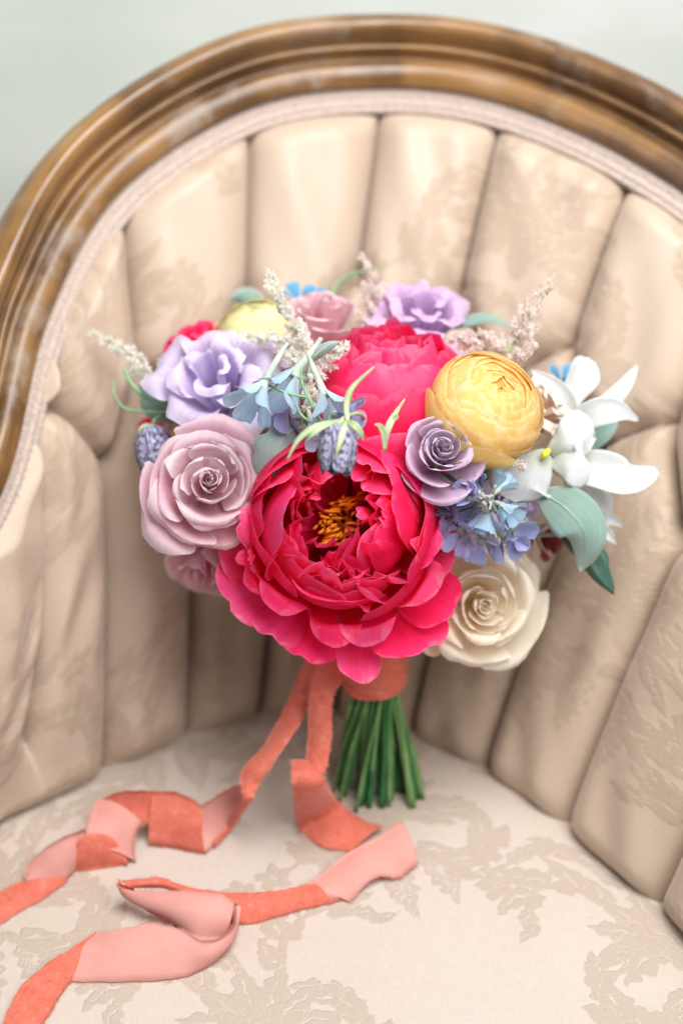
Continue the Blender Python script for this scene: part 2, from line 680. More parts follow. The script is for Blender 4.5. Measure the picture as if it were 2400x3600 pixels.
# slack cloth: small gathers running into each button
backrest = mesh_obj('backrest', *(lambda P: (P.reshape(-1, 3), grid_faces(P.shape[0], P.shape[1])))(
    back_surface(*np.meshgrid(np.linspace(UA, UB, 81), np.linspace(-.03, 1.0, 12)), np.full((12, 81), -0.018))[0]), M_DARK, chair)
upper = Vg > zig(Ug)
cellU = np.where(upper, np.floor(Ug + 1e-6), np.floor(Ug + .5 + 1e-6) + 100)
nr, nc = Ug.shape
fc_u = (Ug[:-1, :-1] + Ug[1:, 1:]) / 2
fc_v = (Vg[:-1, :-1] + Vg[1:, 1:]) / 2
fup = fc_v > zig(fc_u)
fcell = np.where(fup, np.floor(fc_u), np.floor(fc_u + .5) + 100).astype(int)
flatP = Pg.reshape(-1, 3)
flatF = FIGB.reshape(-1)
idx = np.arange(nr * nc).reshape(nr, nc)
quads = np.stack([idx[:-1, :-1], idx[:-1, 1:], idx[1:, 1:], idx[1:, :-1]], -1)
for cell in np.unique(fcell):
    q = quads[fcell == cell]
    vid, inv = np.unique(q.ravel(), return_inverse=True)
    mesh_obj('channel_panel', flatP[vid], inv.reshape(-1, 4), M_BACK, backrest, attr={'figure': flatF[vid]})
# buttons
bprof = [(0.0001, 0.004), (0.004, 0.0036), (0.0068, 0.0018), (0.0075, -0.001), (0.006, -0.004)]
bV, bF = lathe(bprof, 14)
bF = bF + [tuple(range(14))]
bme = None
for k in range(-1, 8):
    for (uu, vv) in ((k, V1 + float(row_lift(k))), (k + .5, V0 + float(row_lift(k + .5)))):
        if vv > .93:
            continue
        p, n = back_surface(np.array([float(uu)]), np.array([vv]), np.array([-0.006]))
        q = Vector(n[0]).to_track_quat('Z', 'Y').to_matrix().to_4x4()
        if bme is None:
            o = mesh_obj('button', bV, bF, M_BACK, backrest, attr={'figure': np.zeros(len(bV))})
            bme = o.data
        else:
            o = bpy.data.objects.new('button', bme)
            COL.objects.link(o)
            o.parent = backrest
        o.matrix_local = Matrix.Translation(Vector(p[0])) @ q

# --- carved top rail swept along the upper edge
def sweep(name, prof, u_a, u_b, n, mat, parent, closed=True, ripple=None):
    u = np.linspace(u_a, u_b, n)
    t = top_c(u)
    b = base_c(u)
    tan = unit(np.gradient(t, axis=0))
    out = t - b
    out = unit(out - tan * np.sum(out * tan, 1, keepdims=True))
    nrm = unit(np.cross(tan, out))
    nrm = np.where(nrm[:, 1:2] > 0, -nrm, nrm)
    nrm = nrm + np.array([0.10, -1.1, 0.45])          # the frame's face stays turned to the front
    nrm = unit(nrm - tan * np.sum(nrm * tan, 1, keepdims=True))
    o2 = np.cross(nrm, tan)
    out = o2 * np.sign(np.sum(o2 * out, 1, keepdims=True))
    pr = np.asarray(prof, float)
    V = t[:, None, :] + out[:, None, :] * pr[None, :, 0:1] + nrm[:, None, :] * pr[None, :, 1:2]
    if ripple:
        V = V + nrm[:, None, :] * ripple(u)[:, :, None]
    arc = np.concatenate([[0], np.cumsum(np.linalg.norm(np.diff(t, axis=0), axis=1))])
    uvx = np.repeat(arc[:, None], len(pr), 1)
    uvy = np.repeat(np.linspace(0, .16, len(pr))[None, :], n, 0)
    return mesh_obj(name, V.reshape(-1, 3), grid_faces(n, len(pr), closed), mat, parent,
                    uv=np.stack([uvx.ravel(), uvy.ravel()], 1))


rail_ctrl = [(.003, -.03), (.003, -.004), (.004, .010), (.008, .0135), (.014, .0150), (.020, .0140), (.0235, .0105), (.0245, .0065), (.026, .0045),
             (.028, .0050), (.0305, .0085), (.033, .0130), (.0355, .0140), (.0375, .0120), (.0385, .0105), (.041, .0150), (.0455, .0225), (.050, .0250), (.0545, .0240), (.0585, .0195), (.0610, .0140), (.0625, .006), (.063, -.006), (.061, -.02), (.055, -.032), (.03, -.036)]
rail_prof = spline(rail_ctrl, 84)
sweep('wooden_frame', rail_prof, -3, 9, 240, M_WOOD, chair)
gp = [(-.0165, -.002), (-.0160, .0035), (-.0140, .0052), (-.0115, .0046), (-.0085, .0062), (-.0055, .0048), (-.002, .0060), (.003, .0050), (.006, .003), (.006, -.004)]
sweep('braid_trim', spline(gp, 24), -3, 9, 500, M_GIMP, chair,
      ripple=lambda u: 0.0006 * np.sin(u[:, None] * 150 + np.linspace(0, 9, 24)[None, :]))
# outside of the back
ug, vg = np.meshgrid(np.linspace(-3, 9, 100), np.linspace(-.1, 1.0, 14))
Pb, _ = back_surface(ug, vg, np.full(ug.shape, -0.045))
mesh_obj('outside_back', Pb.reshape(-1, 3), grid_faces(*ug.shape), M_BACK, chair,
         attr={'figure': damask_at(ug * .09, vg * .52).ravel()})
# arm fronts: the padding past the last full channels
for (ua, ub) in ((-3.0, -2.0), (8.0, 9.0)):
    ug, vg = np.meshgrid(np.linspace(ua, ub, 40), np.linspace(-.03, 1.0, 60))
    e = np.clip(np.minimum(ug - ua, ub - ug) * 0.09 / .04, 0, 1)
    hh = pad_height(ug * 0 + .25, vg * 0 + .3) * np.sqrt(1 - (1 - e) ** 2)
    Pq, _ = back_surface(ug, vg, hh)
    mesh_obj('arm_pad', Pq.reshape(-1, 3), grid_faces(*ug.shape), M_BACK, chair, attr={'figure': damask_at(ug * .092, vg * .52).ravel()})

# --- seat
bb0 = SEAT_POLY.min(0) - .03
bb1 = SEAT_POLY.max(0) + .03
step = 0.00105
# fine weave where the picture looks, coarser towards the hidden front edge
xs = np.concatenate([np.arange(bb0[0], -.30, 0.006), np.arange(-.30, .30, step), np.arange(.30, bb1[0], 0.006)])
ys = np.concatenate([np.arange(bb0[1], 0.58, 0.006), np.arange(0.58, bb1[1], step)])
xg, yg = np.meshgrid(xs, ys)
dg = poly_dist(SEAT_POLY, xg, yg)
zg = seat_z(xg, yg)
ca, sa = math.cos(0.30), math.sin(0.30)
fgs = damask_at(xg * ca + yg * sa + .085, -xg * sa + yg * ca + .02)
keep = dg > -0.035
idx = np.arange(xg.size).reshape(xg.shape)
quads = np.stack([idx[:-1, :-1], idx[:-1, 1:], idx[1:, 1:], idx[1:, :-1]], -1)
qk = (keep[:-1, :-1] & keep[1:, 1:] & keep[:-1, 1:] & keep[1:, :-1])
q = quads[qk]
vid, inv = np.unique(q.ravel(), return_inverse=True)
Ps = np.stack([xg, yg, zg], -1).reshape(-1, 3)[vid]
mesh_obj('seat_cushion', Ps, inv.reshape(-1, 4), M_SEAT, chair, attr={'figure': fgs.ravel()[vid]})
# seat rail and side under the cushion
ring = np.vstack([SEAT_POLY, SEAT_POLY[:1]])
tot = len(SEAT_POLY)
rv = []
cen = SEAT_POLY.mean(0)
for z, sc in ((SEAT_Z - .035, 1.045), (SEAT_Z - .075, 1.05), (SEAT_Z - .08, 1.06), (SEAT_Z - .14, 1.06), (SEAT_Z - .145, .98)):
    for p in SEAT_POLY:
        q2 = cen + (p - cen) * sc
        rv.append((q2[0], q2[1], z))
mesh_obj('seat_rail', rv, grid_faces(5, tot, True), M_WOOD, chair, uv=[(v[0] + v[1], v[2]) for v in rv], smooth=False)
lp = [(.012, 0), (.014, .02), (.012, .05), (.016, .12), (.024, .2), (.03, .26), (.032, .31)]
lV, lF = lathe(spline(lp, 20), 16)
lF.append(tuple(range(16))[::-1])
for (x, y) in ((SEAT_POLY[:, 0].min() + .05, FRONT_Y + .10), (SEAT_POLY[:, 0].max() - .05, FRONT_Y + .10), (-.17, .80), (.12, .80)):
    o = mesh_obj('leg', lV, lF, M_WOOD, chair, uv=[(v[2], v[0]) for v in lV])
    o.location = (x, y, 0)

# ------------------------------------------------------------------ room: a bare plaster wall and the floor
m, nt, out = new_mat('limewashed_plaster')
tc = N(nt, 'ShaderNodeTexCoord')
n1 = noise(nt, tc.outputs['Object'], 2.2, 4, 0.6, 0.5)
n2 = noise(nt, mapping(nt, tc.outputs['Object'], (2, 9, 14)), 1.0, 4)
c = mixc(nt, maprange(nt, n1, 0.35, 0.65, 0, 1), (0.70, 0.75, 0.68), (0.85, 0.865, 0.835))
c = mixc(nt, maprange(nt, n2, 0.4, 0.7, 0, .5), c, (0.62, 0.68, 0.60))
p = N(nt, 'ShaderNodeBsdfPrincipled')
nt.links.new(c, p.inputs['Base Color'])
p.inputs['Roughness'].default_value = 0.7
nt.links.new(bump(nt, n2, 0.3, 0.004), p.inputs['Normal'])
nt.links.new(p.outputs[0], out.inputs[0])
w = mesh_obj('wall', [(-4, 1.95, 0), (4, 1.75, 0), (4, 1.75, 3.2), (-4, 1.95, 3.2)], [(0, 1, 2, 3)], m)
w['kind'] = 'structure'
mf = simple_mat('floor_boards', (0.16, 0.11, 0.07), (0.26, 0.19, 0.13), 6, 0.5, stretch=(1, 12, 1))
fl = mesh_obj('floor', [(-4, -3, 0), (4, -3, 0), (4, 2, 0), (-4, 2, 0)], [(0, 1, 2, 3)], mf)
fl['kind'] = 'structure'

# ------------------------------------------------------------------ flower kit
def P(px, py, D):
    return CAMP + ray(px, py) * D


def ax(right, up, toward):
    return unit(np.array([right, 0, 0.0]) + UPV * up - FW * toward)


def frame(loc, a, twist=0.0):
    a = unit(a)
    y = UPV - a * (a @ UPV)
    if np.linalg.norm(y) < .15:
        y = -FW - a * (a @ -FW)
    y = unit(y)
    x = np.cross(y, a)
    c, s = math.cos(twist), math.sin(twist)
    x, y = x * c + y * s, -x * s + y * c
    M = Matrix(((x[0], y[0], a[0], loc[0]), (x[1], y[1], a[1], loc[1]), (x[2], y[2], a[2], loc[2]), (0, 0, 0, 1)))
    return M


def cup_petal(name, parent, mat, prof, phi, wa, R, tip=0.25, tipp=2.2, ruffle=0.0, rfreq=2.5, side=0.0, spiral=0.0,
              ragged=0.0, notch=0.0, tilt=0.0, ns=15, nt=13, base_w=0.45, twist=0.0, roll=0.0, crease=0.0, rnd=True):
    s = np.sin(np.linspace(-math.pi / 2, math.pi / 2, ns)) * .985 if rnd else np.linspace(-1, 1, ns)
    t = np.linspace(0, 1, nt) ** 0.9
    Sg, Tg = np.meshgrid(s, t)
    ph = rng.uniform(0, 6.28, 5)
    tm = 1 - tip * np.abs(Sg) ** tipp
    if ragged:
        tm = tm + ragged * (0.5 * np.sin(Sg * 7 + ph[0]) + 0.35 * np.sin(Sg * 13 + ph[1]) + 0.3 * np.sin(Sg * 22 + ph[2]))
    if notch:
        tm = tm - notch * np.exp(-((Sg - rng.uniform(-.3, .3)) / 0.12) ** 2)
    if rnd:
        tm = tm * np.clip(1 - np.abs(Sg) ** 5, 0, 1) ** .38
    te = Tg * tm
    pr = np.asarray(prof, float) * R
    fine = spline(pr, 60)
    x = np.clip(te, 0, 1.06) * 59
    i = np.clip(x.astype(int), 0, 58)
    f = (x - i)[..., None]
    rz = fine[i] * (1 - f) + fine[i + 1] * f
    dd = unit(fine[i + 1] - fine[np.maximum(i - 1, 0)])
    nr_, nz_ = dd[..., 1], -dd[..., 0]
    off = R * (ruffle * te ** 2 * (np.sin(Sg * rfreq * 2 + ph[3]) + 0.5 * np.sin(Sg * rfreq * 4.3 + ph[4]) * te)
               + side * np.abs(Sg) ** 3 * te + roll * Sg * te - crease * np.exp(-(Sg / .18) ** 2) * te)
    r = rz[..., 0] + off * nr_
    z = rz[..., 1] + off * nz_
    r = r * (1 + spiral * Sg)
    wid = base_w + (1 - base_w) * np.sin(np.clip(te * 1.35, 0, 1) * math.pi / 2)
    a = phi + Sg * wa * wid + twist * te
    X, Y = r * np.cos(a), r * np.sin(a)
    V = np.stack([X, Y, z], -1).reshape(-1, 3)
    if tilt:   # lean the whole petal outwards about its foot
        c, s_ = math.cos(tilt), math.sin(tilt)
        d = np.array([math.cos(phi), math.sin(phi), 0])
        q = V - np.array([0, 0, pr[0, 1]])
        rad = q @ d
        zz = q[:, 2].copy()
        V = V + np.outer(rad * c + zz * s_ - rad, d)
        V[:, 2] += (-rad * s_ + zz * c) - zz
    uv = np.stack([(Sg * .5 + .5).ravel(), Tg.ravel()], 1)
    return mesh_obj(name, V, grid_faces(nt, ns), mat, parent, uv=uv)


def blade(name, parent, mat, pts, width, normal, wprof='leaf', cup=0.0, ruffle=0.0, ns=11, nt=22, fold=0.0, ragged=0.0, lobes=0.0, twist=0.0, inv=None):
    C = spline(pts, nt)
    t = np.linspace(0, 1, nt)
    T = unit(np.gradient(C, axis=0))
    nrm = np.broadcast_to(np.asarray(normal, float), C.shape)
    side = unit(np.cross(T, nrm))
    nn = unit(np.cross(side, T))
    if twist:
        a = (twist * t)[:, None]
        side, nn = side * np.cos(a) + nn * np.sin(a), nn * np.cos(a) - side * np.sin(a)
    if wprof == 'leaf':
        w = np.sin(math.pi * np.clip(t * .97 + .03, 0, 1) ** 0.85) ** 0.7
    elif wprof == 'round':
        w = np.clip(.25 + 1.1 * t, 0, 1) * np.sqrt(np.clip(1 - np.clip((t - .55) / .45, 0, 1) ** 2.6, 0, 1))
    elif wprof == 'lance':
        w = (.45 + .55 * np.sin(math.pi * np.clip(t * 1.15, 0, 1))) * np.sqrt(np.clip(1 - t ** 4, 0, 1))
    else:
        w = np.sqrt(np.clip(1 - t ** 5, 0, 1)) * (.85 + .15 * np.cos(t * 5))
    if lobes:
        w = w * (1 + lobes * np.sin(t * 24) * (t > .15))
    s = np.linspace(-1, 1, ns)
    ph = rng.uniform(0, 6.28, 3)
    half = (w * width / 2)[:, None] * (1 + ragged * np.sin(t * 60 + ph[2])[:, None] * np.abs(s)[None, :])
    offn = cup * width * (s ** 2)[None, :] * w[:, None] + fold * width * np.abs(s)[None, :] * w[:, None]
    offn = offn + ruffle * width * (np.abs(s) ** 1.5)[None, :] * np.sin(t[:, None] * 13 + np.sign(s)[None, :] * ph[0] + ph[1])
    V = C[:, None, :] + side[:, None, :] * (half * s[None, :])[..., None] + nn[:, None, :] * offn[..., None]
    V = V.reshape(-1, 3)
    if inv is not None:
        V = np.array([inv @ Vector(v) for v in V])
    uv = np.stack([np.broadcast_to(s * .5 + .5, (nt, ns)).ravel(), np.repeat(t, ns)], 1)
    return mesh_obj(name, V, grid_faces(nt, ns), mat, parent, uv=uv)


def thick_blade(*a, **k):
    o = blade(*a, **k)
    md = o.modifiers.new('thick', 'SOLIDIFY')
    md.thickness = 0.0004
    return o


# petal colours -----------------------------------------------------------
HOT = dict(rough=.40, vein=.06, var=.08, trans=.50, spec=.30, sheen=.0)
M_PEONY = petal_mat('peony_petal', (0.93, 0.008, 0.03), (0.96, 0.012, 0.10), (0.97, 0.035, 0.18), edge=(0.98, 0.11, 0.28), **HOT)
M_PEONY2 = petal_mat('peony_petal_pale', (0.93, 0.010, 0.05), (0.96, 0.028, 0.16), (0.97, 0.085, 0.28), edge=(0.98, 0.20, 0.38), **HOT)
M_STAMEN = simple_mat('stamen', (0.75, 0.22, 0.01), (0.85, 0.36, 0.02), 300, .6, .2)
M_MAUVE = petal_mat('mauve_rose_petal', (0.80, 0.46, 0.50), (0.82, 0.60, 0.65), (0.85, 0.71, 0.75), edge=(0.89, 0.80, 0.82), var=.05, vein=.05, trans=.46)
M_MAUVE_OUT = petal_mat('mauve_rose_outer_petal', (0.76, 0.32, 0.42), (0.81, 0.50, 0.59), (0.85, 0.67, 0.73), edge=(0.89, 0.78, 0.80), var=.05, vein=.06, trans=.46)
M_PURPLE = petal_mat('purple_rose_petal', (0.46, 0.24, 0.36), (0.54, 0.38, 0.54), (0.65, 0.52, 0.66), edge=(0.80, 0.70, 0.77), var=.05, vein=.05, trans=.35)
M_CREAM = petal_mat('cream_rose_petal', (0.94, 0.76, 0.50), (0.95, 0.87, 0.72), (0.95, 0.90, 0.80), edge=(0.92, 0.87, 0.78), var=.04, vein=.04, trans=.48)
M_YELLOW = petal_mat('yellow_petal', (0.97, 0.62, 0.10), (0.98, 0.71, 0.22), (0.98, 0.76, 0.31), edge=(0.99, 0.87, 0.54), var=.04, vein=.06, trans=.55)
M_PEACH = petal_mat('peach_petal', (0.97, 0.48, 0.09), (0.97, 0.58, 0.15), (0.97, 0.62, 0.20), edge=(0.98, 0.74, 0.34), var=.04, vein=.06, trans=.45)
M_LEMON = petal_mat('lemon_petal', (0.62, 0.60, 0.18), (0.80, 0.74, 0.30), (0.87, 0.80, 0.42), edge=(0.9, 0.85, 0.55), var=.05, vein=.05, trans=.3)
M_LAV = petal_mat('lavender_petal', (0.50, 0.38, 0.66), (0.66, 0.55, 0.80), (0.76, 0.67, 0.87), edge=(0.83, 0.77, 0.91), var=.08, vein=.10, trans=.35)
M_LILAC = petal_mat('lilac_petal', (0.50, 0.26, 0.54), (0.64, 0.42, 0.70), (0.74, 0.55, 0.78), edge=(0.80, 0.65, 0.84), var=.08, vein=.08, trans=.35)
M_PINK = petal_mat('pale_pink_petal', (0.75, 0.30, 0.38), (0.80, 0.48, 0.54), (0.84, 0.62, 0.66), edge=(0.87, 0.72, 0.74), var=.06, vein=.05, trans=.25)
M_BLUE = petal_mat('sky_blue_petal', (0.62, 0.76, 0.76), (0.52, 0.72, 0.86), (0.45, 0.63, 0.84), edge=(0.55, 0.70, 0.84), var=.10, vein=.16, trans=.35, streak=26)
M_VIOLET = petal_mat('violet_blue_petal', (0.44, 0.50, 0.72), (0.36, 0.38, 0.68), (0.38, 0.42, 0.72), edge=(0.50, 0.55, 0.78), var=.14, vein=.16, trans=.3, streak=26)
M_AZURE = petal_mat('deep_blue_petal', (0.10, 0.30, 0.50), (0.10, 0.36, 0.60), (0.16, 0.45, 0.68), var=.1, vein=.1, trans=.3)
M_WHITE = petal_mat('white_petal', (0.74, 0.78, 0.70), (0.86, 0.89, 0.90), (0.88, 0.90, 0.92), edge=(0.90, 0.91, 0.92), var=.03, vein=.08, trans=.5, rough=.7, spec=.12)
M_BLUSH = petal_mat('blush_petal', (0.86, 0.52, 0.32), (0.88, 0.70, 0.58), (0.88, 0.78, 0.70), var=.04, vein=.05, trans=.3)
M_WINE = petal_mat('wine_petal', (0.20, 0.012, 0.02), (0.30, 0.03, 0.045), (0.38, 0.07, 0.09), var=.1)
M_SPUR = simple_mat('spur_skin', (0.36, 0.42, 0.34), (0.56, 0.62, 0.55), 120, .6, .2, .0008, stretch=(1, 1, .2))
M_LAMB = petal_mat('lambs_ear', (0.24, 0.36, 0.29), (0.25, 0.38, 0.33), (0.30, 0.44, 0.39), edge=(0.42, 0.53, 0.48), rough=.95, trans=.12, vein=.14, var=.10, sheen=.9, spec=.05, streak=14)
M_MILLER = petal_mat('dusty_miller', (0.22, 0.27, 0.25), (0.28, 0.34, 0.32), (0.34, 0.42, 0.40), edge=(0.48, 0.55, 0.52), rough=.8, trans=.1, vein=.10, var=.08, sheen=.7, spec=.1)
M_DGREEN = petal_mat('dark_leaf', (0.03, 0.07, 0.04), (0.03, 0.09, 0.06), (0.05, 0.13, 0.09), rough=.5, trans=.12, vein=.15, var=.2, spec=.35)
M_STEM = simple_mat('green_stem', (0.018, 0.11, 0.035), (0.05, 0.20, 0.06), 60, .38, .45, .0004, stretch=(1, 1, .15))
M_STEM2 = simple_mat('light_stem', (0.08, 0.20, 0.05), (0.20, 0.36, 0.13), 60, .38, .45, .0004, stretch=(1, 1, .15))
M_STEM3 = simple_mat('woolly_stem', (0.22, 0.33, 0.24), (0.38, 0.47, 0.38), 90, .8, .2, .0008, sheen=.6)
M_BRACT = simple_mat('pale_bract', (0.36, 0.48, 0.22), (0.56, 0.62, 0.42), 60, .5, .3, .0003)
M_TEND = simple_mat('green_tendril', (0.15, 0.35, 0.16), (0.26, 0.48, 0.26), 60, .45, .35, .0003)
M_AST = simple_mat('astilbe_floret', (0.90, 0.78, 0.74), (0.95, 0.90, 0.87), 90, .7, .15, .0001, trans=.5)
M_ASTW = simple_mat('white_astilbe_floret', (0.92, 0.90, 0.83), (0.96, 0.95, 0.92), 90, .7, .15, .0001, trans=.5)
M_CALYX = simple_mat('calyx', (0.06, 0.18, 0.06), (0.12, 0.28, 0.10), 80, .5, .3)
M_THROAT = simple_mat('yellow_throat', (0.72, 0.72, 0.05), (0.85, 0.75, 0.08), 90, .5, .3)

# chequered fritillary skin
M_FRIT, nt, out = new_mat('chequered_bell')
uvn = N(nt, 'ShaderNodeUVMap')
wob = noise(nt, mapping(nt, uvn.outputs[0], (9, 9, 1)), 1.0, 2)
mp = mapping(nt, uvn.outputs[0], (10.0, 24.0, 1.0))
va = N(nt, 'ShaderNodeVectorMath', operation='ADD')
cmb = N(nt, 'ShaderNodeCombineXYZ')
nt.links.new(maprange(nt, wob, .3, .7, -.5, .5), cmb.inputs[0])
nt.links.new(maprange(nt, wob, .3, .7, .5, -.5), cmb.inputs[1])
nt.links.new(mp, va.inputs[0])
nt.links.new(cmb.outputs[0], va.inputs[1])
vo = N(nt, 'ShaderNodeTexVoronoi')
vo.inputs['Scale'].default_value = 1.0
nt.links.new(va.outputs[0], vo.inputs['Vector'])
sepc = N(nt, 'ShaderNodeSeparateColor')
nt.links.new(vo.outputs['Color'], sepc.inputs[0])
rr_ = ramp(nt, [(0.0, (0.075, 0.045, 0.12)), (0.42, (0.13, 0.085, 0.20)), (0.52, (0.34, 0.36, 0.46)), (1.0, (0.46, 0.50, 0.58))])
nt.links.new(sepc.outputs[0], rr_.inputs[0])
pb = N(nt, 'ShaderNodeBsdfPrincipled')
nt.links.new(rr_.outputs[0], pb.inputs['Base Color'])
pb.inputs['Roughness'].default_value = .5
pb.inputs['Specular IOR Level'].default_value = .3
nt.links.new(bump(nt, vo.outputs['Distance'], .3, .0008), pb.inputs['Normal'])
nt.links.new(pb.outputs[0], out.inputs[0])

# ------------------------------------------------------------------ stems: every flower runs through the binding down to the seat
BIND = at_y(1312, 2395, 0.868)
FOOT = on_seat(1335, 2770)
STEM_N = 0
FOOT_SPOTS = []
for k in range(60):
    a = k * 2.39996
    r = math.sqrt((k + .5) / 34)
    FOOT_SPOTS.append((math.cos(a) * r, math.sin(a) * r))


def stem(parent, start, direction=None, rad=0.0033, mat=None, spot=None):
    """a cut stem from the bloom's base through the binding to the seat"""
    global STEM_N
    fx, fy = FOOT_SPOTS[STEM_N % 34] if spot is None else spot
    STEM_N += 1
    rj = random.Random(STEM_N * 13 + 5)
    fp = np.array([FOOT[0] + (fx + rj.uniform(-.22, .22)) * 0.038, FOOT[1] + (fy + rj.uniform(-.22, .22)) * 0.028 - .002])
    fz = float(seat_z(fp[0], fp[1]))
    foot = np.array([fp[0], fp[1], fz + .0005])
    ro = random.Random(STEM_N * 7 + 1)
    ca_, sa_ = math.cos(.75), math.sin(.75)
    bx_, by_ = fx * ca_ - fy * sa_ + ro.uniform(-.1, .1), fx * sa_ + fy * ca_ + ro.uniform(-.1, .1)
    bp = BIND + np.array([bx_ * 0.0175, by_ * 0.0155, 0])
    up = BIND + np.array([bx_ * 0.016, by_ * 0.014, .035])
    rad = rad * ro.uniform(.70, 1.2)
    if mat is None:
        mat = ro.choice([M_STEM, M_STEM, M_STEM2])
    start = np.asarray(start, float)
    if direction is None:
        direction = unit(start - up)
    d = np.linalg.norm(start - up)
    direction = unit(unit(direction) * .45 + unit(start - up))
    ctrl = [foot, foot * .5 + bp * .5 + np.array([fx * .002, fy * .002, 0]), bp, up, start - direction * d * .35, start]
    path = spline(ctrl, 26)
    path[0] = foot
    inv = parent.matrix_world.inverted()
    rads = np.linspace(rad, rad * .8, 26)
    for kn in (ro.uniform(1, 5), ro.uniform(5, 9)):          # leaf joints
        rads = rads * (1 + .22 * np.exp(-((np.arange(26) - kn) / .6) ** 2))
    V, Fc = tube(path, rads, 8)
    V = np.array([inv @ Vector(v) for v in V])
    return mesh_obj('stem', V, Fc, mat or M_STEM, parent)


def calyx(parent, R, z):
    for k in range(5):
        cup_petal('sepal', parent, M_CALYX, [(.08, z - .25), (.25, z - .15), (.5, z), (.75, z + .02)], k * 1.2566 + .3, .35, R, tip=.75, tipp=1.2, ns=5, nt=7)


GR = 'flowers of the bouquet'


def flower(name, label, cat, loc, a, twist=0.0, group=GR):
    e = empty(name, label=label, cat=cat, group=group, mat=frame(loc, a, twist))
    bpy.context.view_layer.update()
    return e


def rose(name, label, loc, a, R, n, mats, twist=0, pointy=.5, droop=.6, seed=1, stem_mat=None, open_=1.0, tight=0.07, height=.58, wide=1.0):
    global rng
    rng = np.random.default_rng(seed)
    e = flower(name, label, 'rose', loc, a, twist)
    for i in range(n):
        q = i / (n - 1)
        rim = tight + (1 - tight) * q ** 1.12 * rng.uniform(.96, 1.04)
        zt = height - droop * 1.15 * q ** 1.65 + rng.normal(0, .035) * (.4 + .6 * q)
        curl = max(0.0, q - .30) ** 1.1 * .26 * open_ * rng.uniform(.5, 1.4)
        foot_r = .04 + .05 * q
        jit = rng.normal(0, .02, 3)
        zb = -.62 + .42 * (1 - q) ** 1.4
        hh = zt - zb
        prof = [(foot_r, zb), (rim * (.50 + jit[0]) + .02, zb + hh * .36), (rim * (.80 + jit[1]), zb + hh * .74),
                (rim * (.97 - .03 * (1 - q)), zb + hh * .97), (rim + curl * .45, zt + .012), (rim * (1.0 - .03 * (1 - q)) + curl, zt + .01 * (1 - q) - curl * (.15 + .6 * q))]
        wa = (1.42 - .52 * q ** .7 + rng.normal(0, .06)) * wide
        mat = mats[0] if q < .66 else mats[-1]
        cup_petal('petal', e, mat, prof, i * 2.39996 + rng.normal(0, .15), wa, R,
                  tip=.34 - .04 * q, tipp=2.2 - .5 * pointy * q, ruffle=.012 + .045 * q, rfreq=1.3 + rng.uniform(0, 1.2),
                  side=(.34 * pointy * q + rng.normal(0, .04)) * q, spiral=.17 * (1 - q) + .04, ragged=.004 + .013 * q,
                  notch=rng.choice([0, 0, .05 * q]), ns=21, nt=17, roll=rng.normal(0, .08) * q, crease=-.07 * pointy * q, tilt=rng.normal(0, .11) * (.35 + .65 * q))
    # furled heart
    for i in range(4):
        cup_petal('petal', e, mats[0], [(.015, .1), (.02 + .014 * i, .25), (.024 + .018 * i, height * .8), (.02 + .018 * i, height * (1.03 - .02 * i))],
                  i * 2.1, 2.6, R, tip=.06, spiral=.35, ns=17, nt=8)
    calyx(e, R, -.55)
    st = np.array(e.matrix_world @ Vector((0, 0, -.6 * R)))
    stem(e, st, unit(np.array(e.matrix_world.to_3x3() @ Vector((0, 0, 1)))), .0034, stem_mat)
    return e


def ranunculus(name, label, loc, a, R, n, mat_out, mat_in, seed=3, twist=0):
    global rng
    rng = np.random.default_rng(seed)
    e = flower(name, label, 'ranunculus', loc, a, twist)
    for i in range(n):
        q = i / (n - 1)                       # 0 heart, 1 outermost
        th = math.radians(4 + 74 * q ** 1.15) * rng.uniform(.85, 1.12)
        rho = .78 + .22 * q ** .7
        flat = .74
        lf = rng.uniform(0, 1)
        prof = []
        for x in np.linspace(0, 1, 7):
            ang = math.radians(168) + (th - math.radians(168)) * x
            lift = 1 + (.012 + .060 * lf ** 2 + .05 * (1 - q) ** 2) * x ** 4
            prof.append((rho * lift * math.sin(ang), rho * lift * flat * math.cos(ang) - .06 * (1 - q)))
        cup_petal('petal', e, mat_in if q < .42 else mat_out, prof, i * 2.39996 + rng.normal(0, .2), (1.5 if q < .25 else 1.05) + rng.normal(0, .08), R,
                  tip=.16, tipp=2.4, ruffle=.008, rfreq=2.2, ragged=.005, side=.004, spiral=.022, ns=19, nt=18, base_w=.6)
    hv, hf = lathe(spline([(.02, .55), (.12, .54), (.26, .50), (.40, .40), (.44, .2)], 10) * R, 14)
    mesh_obj('heart', hv, hf, mat_in, e, uv=[(0.5, 0.3)] * len(hv))
    for k in range(2):                        # two loose guard petals sagging below
        ph = 3.4 + k * .95
        cup_petal('petal', e, mat_out, [(.1, -.86), (.6, -.78), (.98, -.45), (1.12, .02), (1.10, .25)], ph, .72, R, tip=.25, ruffle=.03, ns=17, nt=15)
    calyx(e, R, -.7)
    st = np.array(e.matrix_world @ Vector((0, 0, -.85 * R)))
    stem(e, st, unit(np.array(e.matrix_world.to_3x3() @ Vector((0, 0, 1)))), .003)
    return e


